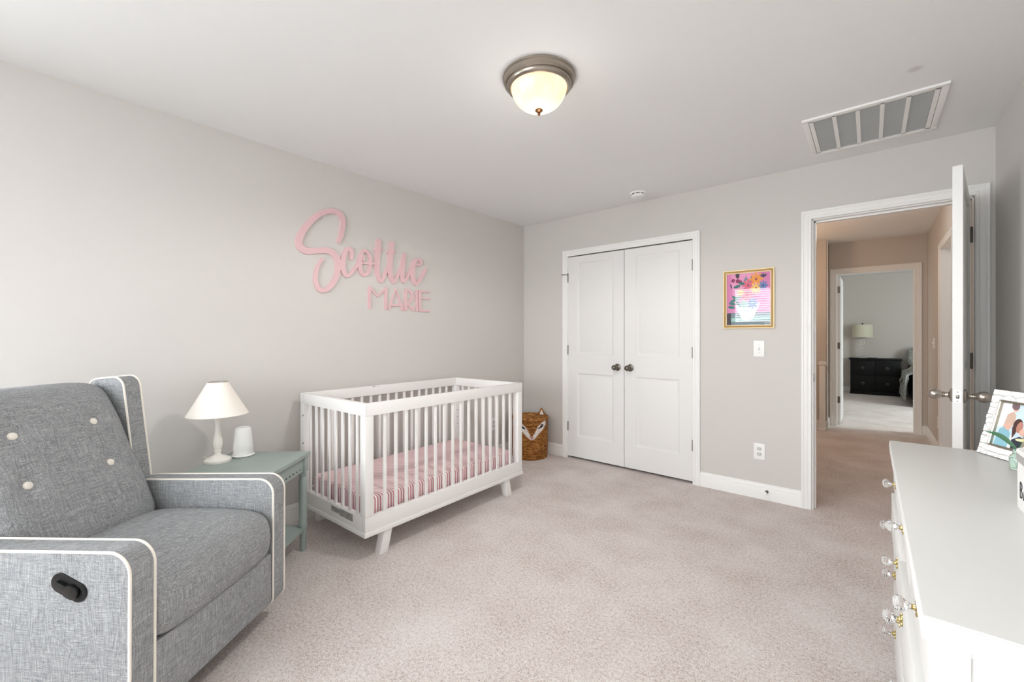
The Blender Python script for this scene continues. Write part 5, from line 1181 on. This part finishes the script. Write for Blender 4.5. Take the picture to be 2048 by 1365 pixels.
# printed photograph: child in a beige top held up by a man against a pale sky
pc = dict(sky=(206, 226, 236), light=(238, 244, 246), jeans=(140, 190, 206), beige=(206, 178, 160), skin=(222, 178, 160), hairb=(120, 96, 100), hair=(74, 40, 36), navy=(34, 38, 58), face=(186, 130, 112))
PMt = {k: mat('photo_' + k, rgb(*v), 0.5) for k, v in pc.items()}
nm_ = list(PMt)
bm = nbm(); lay = [0]
pw_, ph_ = FWd - 2 * FB, FHt - 2 * FB
def shape2(col, pts):
    lay[0] += 1
    f = bm.faces.new([bm.verts.new(P3(FB + pw_ * u, FB + ph_ * (1 - v), 0.0004 + lay[0] * 0.00003)) for u, v in pts]); f.material_index = nm_.index(col)
def ell2(col, u, v, ru, rv, rot=0, n=16):
    c_, s_ = math.cos(rot), math.sin(rot)
    shape2(col, [(u + ru * math.cos(2 * PI * k / n) * c_ - rv * math.sin(2 * PI * k / n) * s_, v + ru * math.cos(2 * PI * k / n) * s_ + rv * math.sin(2 * PI * k / n) * c_) for k in range(n)])
shape2('sky', [(-0.04, -0.03), (1.04, -0.03), (1.04, 1.03), (-0.04, 1.03)])
shape2('light', [(-0.04, -0.03), (0.5, -0.03), (0.3, 0.5), (-0.04, 0.6)])
shape2('jeans', [(0.02, 1.03), (0.10, 0.62), (0.28, 0.52), (0.48, 0.66), (0.56, 1.03)])
shape2('light', [(0.50, 1.03), (0.50, 0.74), (0.62, 0.66), (0.70, 1.03)])
shape2('beige', [(0.20, 0.56), (0.24, 0.26), (0.40, 0.17), (0.52, 0.24), (0.54, 0.40), (0.42, 0.62)])
shape2('skin', [(0.22, 0.50), (0.40, 0.42), (0.44, 0.52), (0.36, 0.62)])
ell2('skin', 0.46, 0.09, 0.10, 0.085); ell2('hairb', 0.435, 0.05, 0.13, 0.085, 0.1)
ell2('hair', 0.66, 0.46, 0.15, 0.15, 0.4); ell2('face', 0.73, 0.50, 0.10, 0.13, 0.2)
shape2('hair', [(0.50, 0.52), (0.60, 0.44), (0.66, 0.62), (0.58, 0.78)])
ell2('skin', 0.86, 0.60, 0.10, 0.08); shape2('navy', [(0.58, 0.80), (0.80, 0.70), (1.04, 0.74), (1.04, 1.03), (0.62, 1.03)])
obj('print', bm, [PMt[k] for k in nm_], t, smooth=0)
bm = nbm(); prism(bm, [(FB - 0.002, FB - 0.002), (FWd - FB + 0.002, FB - 0.002), (FWd - FB + 0.002, FHt - FB + 0.002), (FB - 0.002, FHt - FB + 0.002)], P3, 0.0016, 0.0026); obj('glass_pane', bm, M['pane'], t, smooth=0)
bm = nbm(); prism(bm, [(0.07, 0.14), (0.11, 0.14), (0.12, 0.0), (0.06, 0.0)], lambda a, c, h: tuple(fd * a + Vector((0, 0, c)) + ln * (0.05 + (0.14 - c) * 0.18 + h)), 0.0, 0.003); obj('easel_leg', bm, M['dark'], t)

# bud vase with one leaf and a cream flower
t = thing('bud_vase', 'tiny clear glass bottle with a green leaf, beside the photo frame', 'vase', (0.335, 1.935, DH + 0.0005))
bm = nbm(); lathe(bm, [(0.0, 0.0), (0.015, 0.0), (0.0165, 0.003), (0.0165, 0.034), (0.014, 0.040), (0.009, 0.045), (0.009, 0.056), (0.0105, 0.058), (0.0085, 0.058), (0.0075, 0.045), (0.0125, 0.038), (0.0145, 0.033), (0.0145, 0.004), (0.0, 0.003)], 28, None, False, False); obj('bottle', bm, M['bottleglass'], t)
bm = nbm(); tube(bm, [(0, 0, 0.006), (0.002, -0.002, 0.06), (0.006, -0.018, 0.085)], 0.0012, 6); obj('stem', bm, M['leaf'], t)
bm = nbm(); rows = []
tipd = Vector((-0.062, 0.030, 0.045))
for k in range(9):
    u = k / 8; c_ = Vector((0.002, -0.002, 0.055)) + tipd * u + Vector((0, 0, 0.014 * math.sin(PI * u))); w_ = 0.0062 * math.sin(PI * (0.08 + 0.9 * u)) + 0.0004
    sd = tipd.cross(Vector((-0.17, -0.95, 0.25))).normalized()
    rows.append([tuple(c_ - sd * w_), tuple(c_ - Vector((0, 0, 0.0015))), tuple(c_ + sd * w_)])
grid(bm, rows); obj('leaf', bm, M['leaf'], t)
bm = nbm()
for k in range(7):
    a_ = 2 * PI * k / 7
    t2 = bmesh.new(); bmesh.ops.create_icosphere(t2, subdivisions=2, radius=0.006)
    add_bm(bm, t2, Matrix.Translation((0.006 + 0.007 * math.cos(a_), -0.018 + 0.007 * math.sin(a_), 0.09)) @ Matrix.Diagonal((1, 1, 0.6, 1)))
obj('flower', bm, M['petal'], t)

# ------------------------------------------------------------------ far bedroom furniture
t = thing('black_chest', 'black wooden chest with ring pulls against the far bedroom wall', 'chest of drawers', (0.082, 11.74, 0))
bm = nbm(); box(bm, -0.405, 0.405, 0.0, 0.335, 0.03, 0.735, 0.003); obj('carcass', bm, M['black_wood'], t)
bm = nbm(); box(bm, -0.430, 0.430, -0.02, 0.34, 0.735, 0.768, 0.008); obj('top', bm, M['black_wood'], t)
bm = nbm(); box(bm, -0.41, 0.41, -0.004, 0.335, 0.0, 0.06, 0.003); obj('plinth', bm, M['black_wood'], t)
for z0, z1 in ((0.42, 0.71), (0.09, 0.39)):
    for s in (-1, 1):
        x0, x1 = (-0.39, -0.006) if s < 0 else (0.006, 0.39)
        bm = nbm(); box(bm, x0, x1, -0.014, 0.0, z0, z1, 0.004); d = obj('drawer', bm, M['black_wood'], t)
        bm = nbm(); cx_, cz_ = (x0 + x1) / 2, (z0 + z1) / 2 + 0.0
        lathe(bm, [(0.012, 0.0), (0.009, 0.008), (0, 0.010)], 14, Matrix.Translation((cx_, -0.014, cz_ + 0.014)) @ Matrix.Rotation(PI / 2, 4, 'X'))
        tube(bm, [(cx_ + 0.022 * math.cos(2 * PI * k / 20), -0.023, cz_ + 0.022 * math.sin(2 * PI * k / 20)) for k in range(20)], 0.004, 6, True)
        obj('ring_pull', bm, M['pull'], d)
t = thing('table_lamp', 'drum shade lamp with glass column on the black bedroom chest', 'lamp', (-0.122, 11.90, 0.768))
bm = nbm(); box(bm, -0.055, 0.055, -0.055, 0.055, 0.0, 0.03, 0.003); obj('base', bm, M['crystal'], t)
for x in (-0.035, 0.0, 0.035):
    bm = nbm(); lathe(bm, [(0.012, 0.03), (0.012, 0.42)], 14, Matrix.Translation((x, 0, 0))); obj('glass_rod', bm, M['crystal'], t)
bm = nbm(); box(bm, -0.05, 0.05, -0.02, 0.02, 0.42, 0.435, 0.003); lathe(bm, [(0.006, 0.435), (0.006, 0.70)], 10); obj('stem', bm, M['silver'], t)
bm = nbm(); lathe(bm, [(0.180, 0.445), (0.172, 0.715), (0.170, 0.715), (0.178, 0.445), (0.180, 0.445)], 48, None, False, False); obj('shade', bm, M['shade2'], t, smooth=50)
bm = nbm()
for k in range(3): tube(bm, [(0, 0, 0.70), (0.171 * math.cos(2.094 * k), 0.171 * math.sin(2.094 * k), 0.712)], 0.002, 6)
lathe(bm, [(0.004, 0.70), (0.004, 0.725), (0.012, 0.733), (0.014, 0.742), (0.010, 0.752), (0.0, 0.755)], 14); obj('finial', bm, M['black'], t)
t = thing('remote_control', 'small black remote lying beside the lamp on the black chest', 'remote', (0.04, 11.80, 0.768), 0.15)
bm = nbm(); box(bm, -0.08, 0.08, -0.022, 0.022, 0, 0.016, 0.005); obj('body', bm, M['black'], t)
bm = nbm()
for i in range(5):
    for j in range(2): box(bm, -0.06 + i * 0.026, -0.05 + i * 0.026, -0.012 + j * 0.016, -0.004 + j * 0.016, 0.015, 0.018, 0.001, 1)
obj('keys', bm, M['plastic2'], t)
# bed: only its pillow and rumpled side show past the door casing
t = thing('bed', 'unmade bed with patterned comforter right of the black chest', 'bed', (0.60, 10.05, 0))
bm = nbm(); box(bm, 0.0, 1.5, 0.0, 2.0, 0.06, 0.30, 0.01); obj('base', bm, M['black_wood'], t)
bm = nbm(); box(bm, 0.0, 1.5, 0.0, 2.0, 0.30, 0.55, 0.05, 4); obj('mattress', bm, M['bedding2'], t)
bm = nbm(); rows = []
random.seed(3)
for i in range(31):
    y = 0.0 + 1.55 * i / 30; row = []
    for k in range(17):
        s = k / 16
        if s < 0.45: q = s / 0.45; x = -0.10 + 0.03 * q; z = 0.10 + 0.46 * q
        else: q = (s - 0.45) / 0.55; x = -0.07 + 1.2 * q; z = 0.56 + 0.10 * math.sin(PI * min(1, q * 2)) ** 0.7
        wv = 0.035 * math.sin(y * 11 + s * 5) + 0.02 * math.sin(y * 23 + 1)
        row.append((x - abs(wv) * (1 if s < 0.5 else 0.3), y + 0.02 * math.sin(9 * s), z + 0.5 * wv))
    rows.append(row)
grid(bm, rows); obj('comforter', bm, M['bedding'], t, smooth=80)
bm = nbm(); rows = []
for i in range(13):
    y = 1.05 + 0.55 * i / 12; row = []
    for k in range(13):
        s = k / 12; x = -0.15 + 0.5 * s; z = 0.34 + 0.30 * math.sin(PI * 0.5 * min(1, s * 2.2)) + 0.03 * math.sin(y * 14 + 3 * s)
        row.append((x, y + 0.05 * math.sin(4 * s), z))
    rows.append(row)
grid(bm, rows); obj('blanket', bm, M['bedding3'], t, smooth=80)
bm = nbm(); t2 = bmesh.new(); bmesh.ops.create_uvsphere(t2, u_segments=24, v_segments=14, radius=1.0)
for v in t2.verts:
    v.co = Vector((math.copysign(abs(v.co.x) ** 0.6, v.co.x) * 0.33, math.copysign(abs(v.co.y) ** 0.9, v.co.y) * 0.11, math.copysign(abs(v.co.z) ** 0.6, v.co.z) * 0.23))
add_bm(bm, t2, Matrix.Translation((0.30, 1.80, 0.80)) @ Matrix.Rotation(math.radians(-20), 4, 'X')); obj('pillow', bm, M['bedding'], t, smooth=80)
bm = nbm(); box(bm, 0.0, 1.5, 1.98, 2.03, 0.06, 0.62, 0.02, 3); obj('headboard', bm, M['black_wood'], t)
